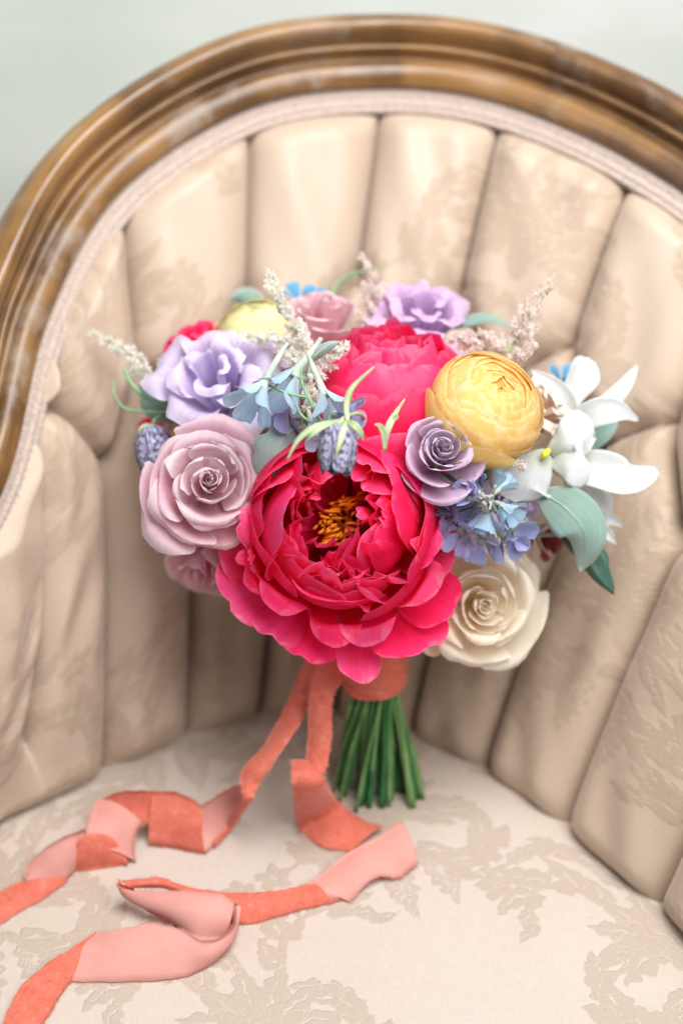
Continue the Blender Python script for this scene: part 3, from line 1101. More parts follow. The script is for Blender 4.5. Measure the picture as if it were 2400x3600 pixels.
def lisianthus(name, label, loc, a, R, n, mat, seed=5, twist=0, cat='lisianthus'):
    global rng
    rng = np.random.default_rng(seed)
    e = flower(name, label, cat, loc, a, twist)
    for i in range(n):
        q = i / (n - 1)
        rim = .22 + .80 * q
        zt = .52 - .45 * q ** 1.6
        prof = [(.05, -.85), (.18 + .1 * q, -.5), (.5 * rim + .05, -.12), (rim * .82, zt * .75), (rim, zt), (rim + .10 + .08 * q, zt - .04 - .10 * q)]
        cup_petal('petal', e, mat, prof, i * 2.39996 + rng.normal(0, .15), 1.05 - .25 * q, R, tip=.20, tipp=2.4,
                  ruffle=.055 + .05 * q, rfreq=2.0 + rng.uniform(0, 1.0), ragged=.022, side=.05 * rng.normal(), roll=rng.normal(0, .08), ns=23, nt=15, spiral=.05)
    calyx(e, R, -.7)
    st = np.array(e.matrix_world @ Vector((0, 0, -.85 * R)))
    stem(e, st, unit(np.array(e.matrix_world.to_3x3() @ Vector((0, 0, 1)))), .0024)
    return e


def floret(parent, inv, apex, direction, R, Lb, mat, spur_tip=None, npet=5, seed=0, flare=1.0, spur_bend=None):
    """a delphinium floret: spur and throat with its petals as sub-parts"""
    apex = np.asarray(apex, float)
    d = unit(direction)
    M = frame(apex, d, seed * .7)
    L2 = inv @ M
    if spur_tip is None:
        spur_tip = apex - d * Lb * 1.1
    mid = (apex + np.asarray(spur_tip)) / 2 + (np.asarray(spur_bend) if spur_bend is not None else 0)
    path = spline([apex + d * Lb * .22, apex, mid, spur_tip], 14)
    V, F = tube(path, np.concatenate([[R * .26, R * .27, R * .24], np.linspace(R * .2, R * .07, 11)]), 8)
    V = np.array([inv @ Vector(v) for v in V])
    o = mesh_obj('floret', V, F, M_SPUR, parent)
    for k in range(npet):
        pr = [(.16, 0), (.34, .30 * Lb / R), (.62 * flare, .62 * Lb / R), (.95 * flare, .92 * Lb / R), (1.08 * flare, .98 * Lb / R)]
        po = cup_petal('petal', o, mat, pr, k * 6.2832 / npet + rng.normal(0, .1), .70, R, tip=.42, tipp=2.0, ruffle=.10, rfreq=1.8,
                       ragged=.02, ns=11, nt=10, side=.10, tilt=rng.normal(0, .10))
        po.matrix_local = L2
    return o


def astilbe(name, label, pts, branch, mat, seed=0, width=1.0, n_br=46, dens=1.0, start=0.0):
    """feathery plume: thousands of tiny florets along side branches (one part), plus its stalk"""
    r = np.random.default_rng(seed)
    e = flower(name, label, 'astilbe', pts[0], unit(np.asarray(pts[-1]) - np.asarray(pts[0])))
    inv = e.matrix_world.inverted()
    C = spline(pts, 60)
    T = unit(np.gradient(C, axis=0))
    V, F = [], []

    def fl(p, sz, dirn):
        u = unit(r.normal(size=3))
        w = unit(np.cross(u, dirn) + 1e-4)
        for k in range(4):
            a = k * 1.57 + r.uniform(0, 1)
            d = unit(u * math.cos(a) + w * math.sin(a) + dirn * .55)
            sd = unit(np.cross(d, dirn) + r.normal(size=3) * .3) * sz * .30
            b = len(V)
            m_ = p + d * sz * .6
            V.extend([p, m_ + sd, p + d * sz * 1.05, m_ - sd])
            F.append((b, b + 1, b + 2, b + 3))

    sticks = []
    n_br = int(n_br * .62)
    for i in range(n_br):
        t = start + (1 - start) * (i + r.uniform(0, 1)) / n_br
        c = spline(C, ts=[t])[0]
        tg = T[min(59, int(t * 59))]
        rad = unit(np.cross(tg, r.normal(size=3)))
        ln = branch * (1 - t) ** 1.05 * r.uniform(.55, 1.15) * width + .0025
        tipp = c + (rad * .80 + tg * .60) * ln
        mid = c + (rad * .5 + tg * .16) * ln
        bp = spline([c, mid, tipp], 30)
        sticks.append(bp)
        nf = max(5, int(ln / .00042 * dens))
        for k in range(nf):
            f = r.uniform(.10, 1)
            pp = bp[int(f * 29)]
            dn = unit(r.normal(size=3) + rad * .3)
            fl(pp + dn * r.uniform(0, .0015) * (1.3 - f), r.uniform(.0018, .0030), dn)
    V = np.array([inv @ Vector(v) for v in V])
    pl = mesh_obj('plume', V, F, mat, e, smooth=False)
    pl['kind'] = 'stuff'
    V2, F2 = tube(C, np.linspace(.0009, .0003, 60), 6)
    allV, allF = [V2], list(F2)
    b = len(V2)
    for s_ in sticks:
        s_ = s_[::5]
        v, f = tube(s_, np.linspace(.0004, .0002, len(s_)), 4, False)
        allV.append(v)
        allF += [tuple(i + b for i in q_) for q_ in f]
        b += len(v)
    VV = np.array([inv @ Vector(v) for v in np.vstack(allV)])
    mesh_obj('flower_stalk', VV, allF, M_BRACT, e)
    stem(e, np.asarray(pts[0]), T[0], .0016, M_STEM2)
    return e


def leafspray(name, label, cat, pts, width, normal, mat, group='leaves of the bouquet', stem_mat=None, **kw):
    e = empty(name, label=label, cat=cat, group=group, mat=Matrix.Translation(Vector(pts[0])))
    bpy.context.view_layer.update()
    inv = e.matrix_world.inverted()
    thick_blade('leaf_blade', e, mat, pts, width, normal, inv=inv, **kw)
    mid = spline(pts, 20)[:17]
    V, F = tube(mid + unit(np.asarray(normal)) * -.0002, np.linspace(.0011, .0003, 17), 6)
    mesh_obj('midrib', np.array([inv @ Vector(v) for v in V]), F, stem_mat or M_STEM3, e)
    stem(e, np.asarray(pts[0]), unit(np.asarray(pts[1]) - np.asarray(pts[0])), .0018, stem_mat or M_STEM3)
    return e

# ------------------------------------------------------------------ the bouquet
# --- open hot pink peony in front
rng = np.random.default_rng(11)
RP = 0.0590
pe = flower('peony', 'large open hot pink peony with ruffled bowl of petals and golden stamens', 'peony', P(1205, 1822, .955), ax(-.04, .16, 1.0))


def peony_ring(e, spec, R, mat, ns=19, nt=15):
    for (phi, wa, prof, kw) in spec:
        cup_petal('petal', e, mat if not isinstance(mat, list) else mat[rng.integers(len(mat))], prof, math.radians(phi), wa, R, ns=ns, nt=nt, **kw)


def pr_(**k):
    return dict(k)


# skirt of broad guard petals that has dropped open below the bowl: azimuth, length, rim height, half width, fold
guard = []
for phi, ln, zr, wa, fold in ((-190, 1.12, -.20, .46, .10), (-170, 1.52, -.44, .44, .14), (-146, 1.68, -.52, .42, -.05), (-122, 1.60, -.40, .30, .30), (-106, 1.66, -.44, .30, .12), (-84, 1.84, -.46, .20, -.08),
                              (-60, 1.76, -.42, .38, .08), (-40, 1.62, -.44, .34, -.06), (-16, 1.36, -.34, .36, .14)):
    guard.append((phi, wa, [(.10, -.92), (.50, -.98), (.70 * ln, -.92 + (zr + .92) * .35), (.90 * ln, -.92 + (zr + .92) * .80), (1.0 * ln, zr)],
                  pr_(tip=.26, tipp=2.1, ruffle=.035, rfreq=1.3, ragged=.008, side=fold, notch=rng.choice([0, .07, .12]), roll=rng.normal(0, .14), crease=fold * .4, base_w=.75)))
peony_ring(pe, guard, RP, [M_PEONY, M_PEONY2], 23, 17)
# half-open petals between skirt and bowl, rims rolled outwards
tier = []
for phi, rim, zt, wa, fl in ((-170, 1.06, .02, .46, .10), (-148, 1.14, -.12, .40, .16), (-124, 1.16, -.16, .40, .20), (-98, 1.18, -.18, .36, .22), (-72, 1.20, -.18, .38, .22), (-46, 1.16, -.10, .40, .16), (-22, 1.06, .0, .42, .08)):
    tier.append((phi + rng.normal(0, 3), wa, [(.10, -.92), (.62, -.86), (rim * .92, -.52), (rim * .98, -.20 + zt * .5), (rim, zt + .06), (rim + fl, zt + .04)],
                 pr_(tip=.26, tipp=2.0, ruffle=.05, rfreq=1.4, ragged=.010, side=rng.normal(0, .10), notch=rng.choice([0, .08, .14]), roll=rng.normal(0, .12), tilt=rng.normal(0, .05))))
peony_ring(pe, tier, RP, [M_PEONY, M_PEONY2], 23, 17)
# the bowl: nested shells of incurved petals
for (n, rad, zt, tipr, wa, off) in ((7, 1.00, .36, .90, .62, 8), (7, .93, .48, .74, .58, 31), (8, .82, .55, .55, .52, 12), (9, .70, .52, .40, .50, 35)):
    ring = []
    for k in range(n):
        phi = k * 360 / n + off + rng.normal(0, 10)
        low = max(0.0, -math.sin(math.radians(phi)))
        z2 = zt - .14 * low + rng.normal(0, .04)
        tr2 = tipr * rng.uniform(.92, 1.06) + .12 * low
        ring.append((phi, wa + rng.normal(0, .05), [(.08, -.92), (rad * .66, -.84), (rad * 1.0, -.40), (rad * 1.06, -.02), (rad * .98 * .5 + tr2 * .5, z2 * .75), (tr2, z2)],
                     pr_(tip=.20, tipp=2.1, ruffle=.035, rfreq=1.4, ragged=.010, side=rng.normal(0, .06), notch=rng.choice([0, .05, .12]), roll=rng.normal(0, .11), tilt=rng.normal(0, .08))))
    peony_ring(pe, ring, RP, [M_PEONY, M_PEONY, M_PEONY2], 23, 17)
# heaped, crumpled petals on the front lip and at the sides of the opening
heap = []
for k in range(32):
    phi = rng.choice([rng.normal(-90, 36), rng.normal(-90, 36), rng.normal(172, 28), rng.normal(8, 20)])
    rim = rng.uniform(.40, .92)
    z2 = .46 - .34 * max(0, rim - .5) + rng.normal(0, .05)
    heap.append((phi, rng.uniform(.26, .42) * (.75 / max(rim, .5)) ** .5,
                 [(.06, -.7), (rim * .75, -.45), (rim * 1.02, -.08), (rim * 1.0, z2 * .7), (rim * rng.uniform(.80, 1.10), z2)],
                 pr_(tip=.28, tipp=1.8, ruffle=.075, rfreq=1.9, ragged=.020, side=rng.normal(0, .16), notch=rng.choice([0, .10, .18]), roll=rng.normal(0, .16), tilt=rng.normal(.0, .10), twist=rng.normal(0, .15))))
peony_ring(pe, heap, RP, [M_PEONY, M_PEONY2, M_PEONY2], 17, 14)
for (phi, rim, z2, wa) in ((-78, .34, .34, .50), (-125, .38, .22, .46), (172, .42, .34, .44), (140, .48, .40, .40), (20, .46, .40, .44), (60, .52, .44, .36), (100, .54, .44, .36)):
    cup_petal('petal', pe, M_PEONY2, [(.05, -.7), (rim * .8, -.35), (rim, -.02), (rim * .9, z2)], math.radians(phi), wa, RP, tip=.3, ruffle=.10, rfreq=2.4, ragged=.05, side=rng.normal(0, .15), roll=rng.normal(0, .15), ns=17, nt=13)
sv, sf = [], []
b = 0
for k in range(95):
    a = rng.uniform(0, 6.28)
    r0 = .16 * math.sqrt(rng.uniform(0, 1))
    r1 = r0 + rng.uniform(.02, .16)
    h = rng.uniform(-.26, -.02)
    pth = spline(np.array([[r0 * math.cos(a), r0 * math.sin(a), -.7], [r1 * .8 * math.cos(a), r1 * .8 * math.sin(a), -.42 + .2 * rng.uniform()], [r1 * math.cos(a + .4), r1 * math.sin(a + .4), h], [(r1 + .05) * math.cos(a + rng.normal(0, .5)), (r1 + .05) * math.sin(a + .5), h + rng.uniform(-.02, .03)]]) * RP, 9)
    v, f = tube(pth, np.array([.004, .004, .004, .004, .005, .010, .017, .019, .012]) * RP, 5)
    sv.append(v)
    sf += [tuple(i + b for i in q) for q in f]
    b += len(v)
o = mesh_obj('stamens', np.vstack(sv), sf, M_STAMEN, pe)
o['kind'] = 'stuff'
cup_petal('carpel', pe, M_STAMEN, [(.02, -.5), (.09, -.45), (.10, -.35), (.03, -.22)], 0, 3.1, RP, tip=0, ns=17, nt=8, base_w=1, rnd=False)
calyx(pe, RP, -.90)
stem(pe, np.array(pe.matrix_world @ Vector((0, 0, -.94 * RP))), None, .0042)

# --- closed hot pink peony behind it
rng = np.random.default_rng(23)
RB = 0.060
pb_ = flower('peony', 'closed round hot pink peony with crumpled top beside yellow ranunculus', 'peony', P(1365, 1425, 1.015), ax(.0, .95, .42))
ring = []
for k, (phi, wa, zt) in enumerate(((-128, .98, .45), (-58, 1.0, .52), (-4, .9, .5), (55, .9, .6), (120, .9, .6), (178, .9, .5))):
    ring.append((phi, wa, [(.10, -.95), (.62, -.82), (1.0, -.25), (1.02, .15), (.86, zt)], dict(tip=.12, tipp=3.0, ruffle=.02, ragged=.006, notch=.03)))
peony_ring(pb_, ring, RB, M_PEONY, 21, 17)
ring = []
for k in range(8):
    ring.append((k * 45 + 20, .80, [(.1, -.8), (.6, -.6), (.9, -.05), (.86, .45), (.62, .72)], dict(tip=.14, tipp=3.0, ruffle=.03, ragged=.010, side=rng.normal(0, .05))))
for k in range(30):
    rim = .12 + .52 * math.sqrt(rng.uniform(0, 1))
    ring.append((rng.uniform(0, 360), rng.uniform(.7, 1.2), [(.05, -.5), (rim * .9, 0), (rim * 1.05, .5), (rim * .8, .78 + .14 * (1 - rim) + rng.normal(0, .03))],
                 dict(tip=.18, ruffle=.07, rfreq=2.2, ragged=.02, side=rng.normal(0, .1), roll=rng.normal(0, .1))))
peony_ring(pb_, ring, RB, [M_PEONY, M_PEONY2], 15, 13)
# one fallen-open guard petal with a pale rim
cup_petal('petal', pb_, M_PEONY2, [(.1, -.9), (.7, -.95), (1.12, -.55), (1.28, -.05), (1.25, .12)], math.radians(-82), .58, RB, tip=.30, tipp=2.6, ragged=.01, notch=.05, ns=21, nt=17)
calyx(pb_, RB, -.9)
stem(pb_, np.array(pb_.matrix_world @ Vector((0, 0, -.95 * RB))), None, .0042)

# --- roses
rose('rose', 'wide open dusty mauve pink rose with furled heart beside the open peony', P(735, 1705, .965), ax(.10, .14, 1.0), .0445, 26, [M_MAUVE, M_MAUVE_OUT], seed=31, pointy=.7, droop=.62, wide=1.12)
rose('rose', 'small dusky purple rose with dark heart below yellow ranunculus', P(1548, 1604, .944), ax(.10, .36, 1.0), .0272, 16, [M_PURPLE], seed=37, pointy=.5, droop=.34, tight=.10, height=.66, wide=1.35)
rose('rose', 'cream white rose with pointed petals under the blue delphinium', P(1682, 2120, 1.015), ax(.08, .0, 1.0), .0480, 25, [M_CREAM], seed=41, pointy=1.0, droop=.60, twist=.5, wide=1.1)
rose('rose', 'half hidden dusty pink rose hanging below the wide mauve rose', P(715, 1965, 1.045), ax(-.25, -.75, .75), .036, 16, [M_MAUVE_OUT], seed=43, pointy=.7, droop=.5)
rose('rose', 'pale pink rose at the back between lemon ranunculus and pink astilbe', P(1135, 1145, 1.070), ax(.05, .80, .50), .042, 15, [M_PINK], seed=47, pointy=.5, droop=.5)
rose('rose', 'wine red rosebud behind the hanging grey leaf', P(1925, 1905, 1.05), ax(.55, -.35, .5), .016, 10, [M_WINE], seed=53, pointy=.4, droop=.4)

# --- ranunculus
ranunculus('ranunculus', 'golden yellow ranunculus with tight peach heart', P(1712, 1430, .965), ax(.34, .50, .80), .0400, 60, M_YELLOW, M_PEACH, seed=61)
ranunculus('ranunculus', 'pale lemon ranunculus behind the white astilbe plume', P(905, 1155, 1.065), ax(-.1, .75, .6), .0285, 34, M_LEMON, M_LEMON, seed=63)
ranunculus('ranunculus', 'small orange yellow ranunculus peeping out behind mauve rose', P(620, 1570, 1.06), ax(-.6, .2, .6), .014, 16, M_YELLOW, M_YELLOW, seed=65)

# --- lisianthus
lisianthus('lisianthus', 'ruffled pale lavender lisianthus above the wide mauve rose', P(758, 1350, 1.015), ax(-.12, .50, 1.0), .0455, 11, M_LAV, seed=71)
lisianthus('lisianthus', 'small lavender lisianthus beside lemon ranunculus', P(915, 1270, 1.04), ax(.2, .8, .5), .030, 9, M_LAV, seed=72)
lisianthus('lisianthus', 'blurred lilac lisianthus at the back above the closed peony', P(1475, 1140, 1.070), ax(.15, .70, .7), .0440, 13, M_LILAC, seed=73)
lisianthus('lisianthus', 'pale lilac lisianthus tucked behind the blue delphinium', P(1800, 1770, 1.01), ax(.5, -.25, .8), .0250, 10, M_LAV, seed=74)
lisianthus('lisianthus', 'blush white ruffled lisianthus between yellow ranunculus and white orchid', P(1915, 1430, 1.01), ax(.45, .35, .7), .0240, 11, M_BLUSH, seed=75)
lisianthus('carnation', 'hot pink carnation showing behind the lavender lisianthus', P(712, 1212, 1.075), ax(-.15, .8, .5), .0280, 14, M_PEONY2, seed=76, cat='carnation')
lisianthus('carnation', 'hot pink carnation half hidden behind the dark drooping bell', P(545, 1520, 1.09), ax(-.7, .1, .6), .0175, 12, M_PEONY2, seed=77, cat='carnation')

# --- delphiniums
rng = np.random.default_rng(81)
de = flower('delphinium', 'pale blue delphinium sprig with long spurs in front of white astilbe', 'delphinium', P(1130, 1480, .97), ax(-.3, .7, .5))
inv = de.matrix_world.inverted()
for (apx, tgt, sp, R, mt, bend) in (
        ((928, 1348, .925), (880, 1430, .915), (1012, 1205, .93), .0180, M_BLUE, (0, 0, .001)),
        ((1045, 1300, .945), (985, 1400, .94), (1130, 1190, .96), .0195, M_BLUE, (0, 0, 0)),
        ((1135, 1375, .930), (1170, 1455, .925), (1078, 1236, .935), .0160, M_BLUE, (0, 0, 0)),
        ((1165, 1455, .940), (1255, 1470, .935), (1100, 1440, .955), .0150, M_VIOLET, (0, 0, 0)),
        ((1010, 1400, .965), (960, 1480, .965), (1070, 1330, .98), .0160, M_VIOLET, (0, 0, 0)),
        ((1090, 1470, .950), (1110, 1545, .94), (1075, 1400, .96), .0110, M_BLUE, (0, 0, 0))):
    A, B, Cc = P(*apx), P(*tgt), P(*sp)
    floret(de, inv, A, B - A, R, np.linalg.norm(B - A) * 1.15, mt, Cc, 5, rng.integers(9), spur_bend=bend, flare=.95)
for k, pts in enumerate((((935, 1350), (990, 1375), (1040, 1390), (1085, 1400), (1100, 1440)), ((1060, 1295), (1060, 1340), (1080, 1390), (1100, 1420)), ((1040, 1420), (1060, 1460), (1100, 1490), (1150, 1520)), ((1165, 1450), (1155, 1470), (1160, 1500)), ((1085, 1400), (1110, 1450), (1130, 1480)))):
    V, F = tube(spline([P(x, y, .93) for x, y in pts], 16), .0009, 6)
    mesh_obj('pedicel', np.array([inv @ Vector(v) for v in V]), F, M_TEND, de)
stem(de, P(1130, 1480, .97), None, .0026)

db = flower('delphinium', 'blue violet delphinium cluster with crossing pale spurs above the cream rose', 'delphinium', P(1690, 1790, 1.0), ax(.05, .1, 1))
inv = db.matrix_world.inverted()
cxp, cyp = 1712, 1765
for k in range(10):
    a = k * 6.2832 / 10 + rng.normal(0, .25)
    rad = rng.uniform(26, 58)
    A = P(cxp + math.cos(a) * rad, cyp + math.sin(a) * rad, .952 + rng.normal(0, .004))
    B = P(cxp + math.cos(a) * (rad + 75) + rng.normal(0, 22), cyp + math.sin(a) * (rad + 70) + rng.normal(0, 22), .950 + rng.normal(0, .010))
    S_ = P(cxp - math.cos(a) * rng.uniform(0, 34) + rng.normal(0, 14), cyp - math.sin(a) * rng.uniform(0, 34) + rng.normal(0, 14), .926 - .012 * rng.uniform())
    floret(db, inv, A, B - A, rng.uniform(.0085, .0120), rng.uniform(.012, .0165), M_BLUE if (math.cos(a) > -.3) else M_VIOLET, S_, 5, k, flare=rng.uniform(.75, 1.15))
for (x, y, D) in ((1580, 1800, .965), (1625, 1865, .962), (1555, 1850, .98), (1690, 1895, .97), (1770, 1890, .975), (1800, 1850, .975), (1600, 1740, .97)):
    A = P(x, y, D)
    dirn = P(x + (x - 1690) * .5, y + (y - 1760) * .5, D - .012) - A
    floret(db, inv, A, dirn, .0125, .012, M_VIOLET, None, 5, rng.integers(9), flare=1.1)
stem(db, P(1690, 1800, 1.0), None, .0028)

for (x, y, D, R, lab) in ((1050, 1045, 1.10, .013, 'deep blue delphinium floret at the back beside pale pink rose'), (1975, 1325, 1.07, .010, 'deep blue delphinium floret behind the white orchid')):
    e = flower('delphinium', lab, 'delphinium', P(x, y, D), ax(.1, .8, .5))
    floret(e, e.matrix_world.inverted(), P(x, y + 25, D), ax(.1, .8, .5), R, .012, M_AZURE, P(x + 40, y + 40, D + .01), 5, 3, flare=1.1)
    floret(e, e.matrix_world.inverted(), P(x + 62, y + 30, D), ax(.4, .6, .5), R * .8, .010, M_AZURE, P(x + 40, y + 50, D + .01), 5, 5, flare=1.1)
    stem(e, P(x + 30, y + 45, D + .006), None, .002)

# --- chequered bells
def fritillary(label, top, bottom, D, w, bracts, seed):
    global rng
    rng = np.random.default_rng(seed)
    A, B = P(*top, D), P(*bottom, D - .004)
    d = unit(B - A)
    Lb = np.linalg.norm(B - A)
    e = flower('fritillary', label, 'fritillary', A, d, .3)
    for k in range(6):
        cup_petal('petal', e, M_FRIT, [(.05, 0), (.62, .03 * Lb / w), (.98, .28 * Lb / w), (1.02, .62 * Lb / w), (.86, .90 * Lb / w), (.74, 1.0 * Lb / w)],
                  k * 1.0472, .62 if k % 2 else .56, w * (1.0 if k % 2 else .97), tip=.20, tipp=2.0, ns=13, nt=16, base_w=.9, ragged=.006, crease=-.04)
    inv = e.matrix_world.inverted()
    for pts, wd in bracts:
        bl = thick_blade('bract', e, M_BRACT, [P(x, y, dd) for x, y, dd in pts], wd, -FW, wprof='lance', cup=.15, ns=5, nt=20, inv=inv)
        bl.modifiers[0].thickness = .0012
    return e


f1 = fritillary('chequered purple fritillary bell hanging over the open peony', (1192, 1492), (1182, 1668), .868, .0118, [
    ([(1195, 1478, .868), (1110, 1500, .862), (1050, 1545, .862), (1008, 1618, .866)], .0030),
    ([(1195, 1480, .866), (1140, 1495, .860), (1100, 1525, .860), (1080, 1550, .862)], .0034),
    ([(1215, 1478, .864), (1205, 1520, .853), (1190, 1570, .851), (1178, 1612, .853)], .0030),
    ([(1215, 1480, .868), (1245, 1495, .862), (1268, 1525, .864), (1276, 1552, .868)], .0040),
    ([(1222, 1482, .868), (1218, 1420, .872), (1240, 1360, .872), (1316, 1288, .872)], .0030),
], 91)
inv = f1.matrix_world.inverted()
V, F = tube(spline([P(1194, 1496, .868), P(1200, 1478, .870), P(1222, 1462, .880), P(1262, 1455, .91), P(1290, 1480, .985)], 22), .0013, 7)
mesh_obj('flower_stalk', np.array([inv @ Vector(v) for v in V]), F, M_BRACT, f1)
stem(f1, P(1290, 1480, .985), None, .0018, M_STEM2)
for k, (pts, wd) in enumerate(((((1352, 1585, .90), (1350, 1530, .895), (1335, 1498, .892), (1316, 1492, .89)), .0040), (((1350, 1570, .905), (1362, 1510, .90), (1385, 1460, .90), (1424, 1400, .90)), .0042), (((1385, 1478, .90), (1392, 1465, .899), (1396, 1455, .898)), .0028))):
    bl = thick_blade('bract', f1, M_BRACT, [P(*p_) for p_ in pts], wd, -FW, wprof='lance', cup=.2, ns=5, nt=16, inv=inv)
f2 = fritillary('dark drooping fritillary bell at the outer edge beside the mauve rose', (540, 1500), (548, 1655), 1.03, .0135, [
    ([(540, 1495, 1.03), (505, 1500, 1.03), (490, 1530, 1.03), (488, 1560, 1.03)], .003)], 93)
inv = f2.matrix_world.inverted()
V, F = tube(spline([P(540, 1503, 1.03), P(545, 1475, 1.03), P(600, 1450, 1.035), P(680, 1500, 1.05)], 18), .0013, 7)
mesh_obj('flower_stalk', np.array([inv @ Vector(v) for v in V]), F, M_TEND, f2)
stem(f2, P(680, 1500, 1.05), None, .0018, M_STEM2)

# --- white orchid-like bloom on the outer side
rng = np.random.default_rng(97)
ob = flower('orchid', 'white orchid with long spreading petals and yellow throat', 'orchid', P(1935, 1610, 1.01), ax(.5, .1, 1))
inv = ob.matrix_world.inverted()


def wp(pts, wd, prof='round', nrm=None, **kw):
    return thick_blade('petal', ob, M_WHITE, [P(*p_) for p_ in pts], wd, -FW if nrm is None else nrm, wprof=prof, inv=inv, ns=13, nt=24, **kw)


wp([(1930, 1598, .992), (1880, 1650, .985), (1835, 1700, .984), (1815, 1765, .99)], .050, cup=-.10, ruffle=.03)
wp([(1935, 1605, .996), (1985, 1565, .985), (2040, 1535, .985), (2085, 1540, .995)], .040, cup=-.12, ruffle=.06, ragged=.03)
wp([(1935, 1612, .997), (1985, 1630, .982), (2030, 1640, .980), (2068, 1628, .985)], .032, cup=-.12, ruffle=.05, ragged=.02)
wp([(1945, 1640, 1.012), (2090, 1650, 1.0), (2210, 1685, .995), (2318, 1655, 1.005)], .028, 'leaf', cup=.15, ruffle=.05, twist=.5)
wp([(1960, 1520, 1.03), (2090, 1450, 1.02), (2180, 1370, 1.02), (2240, 1283, 1.03)], .0135, 'leaf', cup=.2)
wp([(1950, 1530, 1.02), (2080, 1455, 1.0), (2170, 1445, 1.0), (2245, 1478, 1.01)], .020, 'lance', cup=.15, ruffle=.02)
wp([(1960, 1500, 1.03), (2005, 1400, 1.03), (2045, 1320, 1.03), (2062, 1255, 1.035)], .026, cup=.15, ruffle=.04, twist=-.4)
wp([(1985, 1520, 1.02), (1990, 1440, 1.01), (1955, 1370, 1.005), (1865, 1300, 1.01)], .015, 'leaf', cup=.3)
wp([(1990, 1660, 1.02), (2050, 1730, 1.015), (2085, 1810, 1.015), (2100, 1900, 1.02)], .024, 'leaf', cup=.2)
wp([(2075, 1820, 1.02), (2120, 1825, 1.015), (2155, 1830, 1.015), (2188, 1855, 1.02)], .0085, 'lance', cup=.3)
wp([(2080, 1830, 1.018), (2110, 1860, 1.015), (2140, 1885, 1.015), (2166, 1915, 1.02)], .0085, 'lance', cup=.3)
wp([(2040, 1690, 1.03), (2085, 1720, 1.03), (2110, 1790, 1.03), (2095, 1830, 1.03)], .018, 'leaf', cup=.3)
tv, tf = tube(spline([P(1905, 1618, .990), P(1912, 1600, .982), P(1922, 1588, .984), P(1930, 1583, .992)], 10), np.array([.0006, .0014, .0020, .0024, .0026, .0026, .0024, .0020, .0014, .0006]), 10)
mesh_obj('throat', np.array([inv @ Vector(v) for v in tv]), tf, M_THROAT, ob)
stem(ob, P(1950, 1640, 1.02), None, .0026, M_STEM2)

# --- astilbe plumes
astilbe('astilbe', 'tall white astilbe plume in front of lemon ranunculus', [P(1085, 1330, .985), P(1060, 1200, .985), P(985, 1080, .99), P(940, 945, .995)], .020, M_ASTW, 101, 1.0, 64, 1.0)
astilbe('astilbe', 'short white astilbe sprig leaning towards the closed peony', [P(1080, 1340, .975), P(1120, 1290, .965), P(1170, 1240, .96), P(1225, 1215, .958)], .0135, M_ASTW, 102, 1.0, 40, 1.0)
astilbe('astilbe', 'short white astilbe sprig lying against lavender lisianthus', [P(1060, 1260, 1.0), P(1000, 1210, 1.0), P(920, 1190, 1.0), P(850, 1180, 1.005)], .0125, M_ASTW, 108, 1.0, 34, 1.0)
astilbe('astilbe', 'drooping white astilbe sprig below the pale blue delphinium', [P(1080, 1300, .965), P(1100, 1360, .958), P(1095, 1400, .955), P(1078, 1440, .955)], .011, M_ASTW, 109, 1.0, 30, 1.0)
astilbe('astilbe', 'blurred pink white astilbe plume at the back beside lilac lisianthus', [P(1350, 1215, 1.06), P(1330, 1120, 1.06), P(1310, 1010, 1.065), P(1275, 895, 1.07)], .024, M_AST, 103, 1.0, 60, 1.0)
astilbe('astilbe', 'low pink astilbe sprig lying on the closed peony', [P(1290, 1170, 1.05), P(1340, 1180, 1.045), P(1400, 1185, 1.04), P(1460, 1190, 1.04)], .012, M_AST, 110, 1.0, 30, 1.0)
astilbe('astilbe', 'tall blush astilbe plume above the golden ranunculus', [P(1775, 1330, 1.01), P(1790, 1220, 1.0), P(1860, 1110, 1.0), P(1948, 972, 1.005)], .030, M_AST, 104, 1.0, 70, 1.0)
astilbe('astilbe', 'blush astilbe sprig fanning out over lilac lisianthus', [P(1760, 1270, 1.01), P(1700, 1220, 1.005), P(1640, 1205, 1.005), P(1575, 1190, 1.01)], .019, M_AST, 111, 1.0, 46, 1.0)
astilbe('astilbe', 'tiny blush astilbe tip under the golden ranunculus', [P(1740, 1560, .975), P(1775, 1590, .963), P(1800, 1610, .958), P(1838, 1645, .956)], .007, M_AST, 105, 1.0, 30, 1.0)
astilbe('astilbe', 'white astilbe plume reaching out beyond the lavender lisianthus', [P(560, 1330, 1.045), P(490, 1275, 1.045), P(410, 1215, 1.05), P(318, 1168, 1.055)], .017, M_ASTW, 106, 1.0, 50, .8)
astilbe('astilbe', 'small blurred astilbe tip behind the lavender lisianthus', [P(640, 1330, 1.08), P(625, 1280, 1.08), P(620, 1250, 1.08), P(622, 1225, 1.08)], .011, M_AST, 107, 1.0, 26, 1.0)

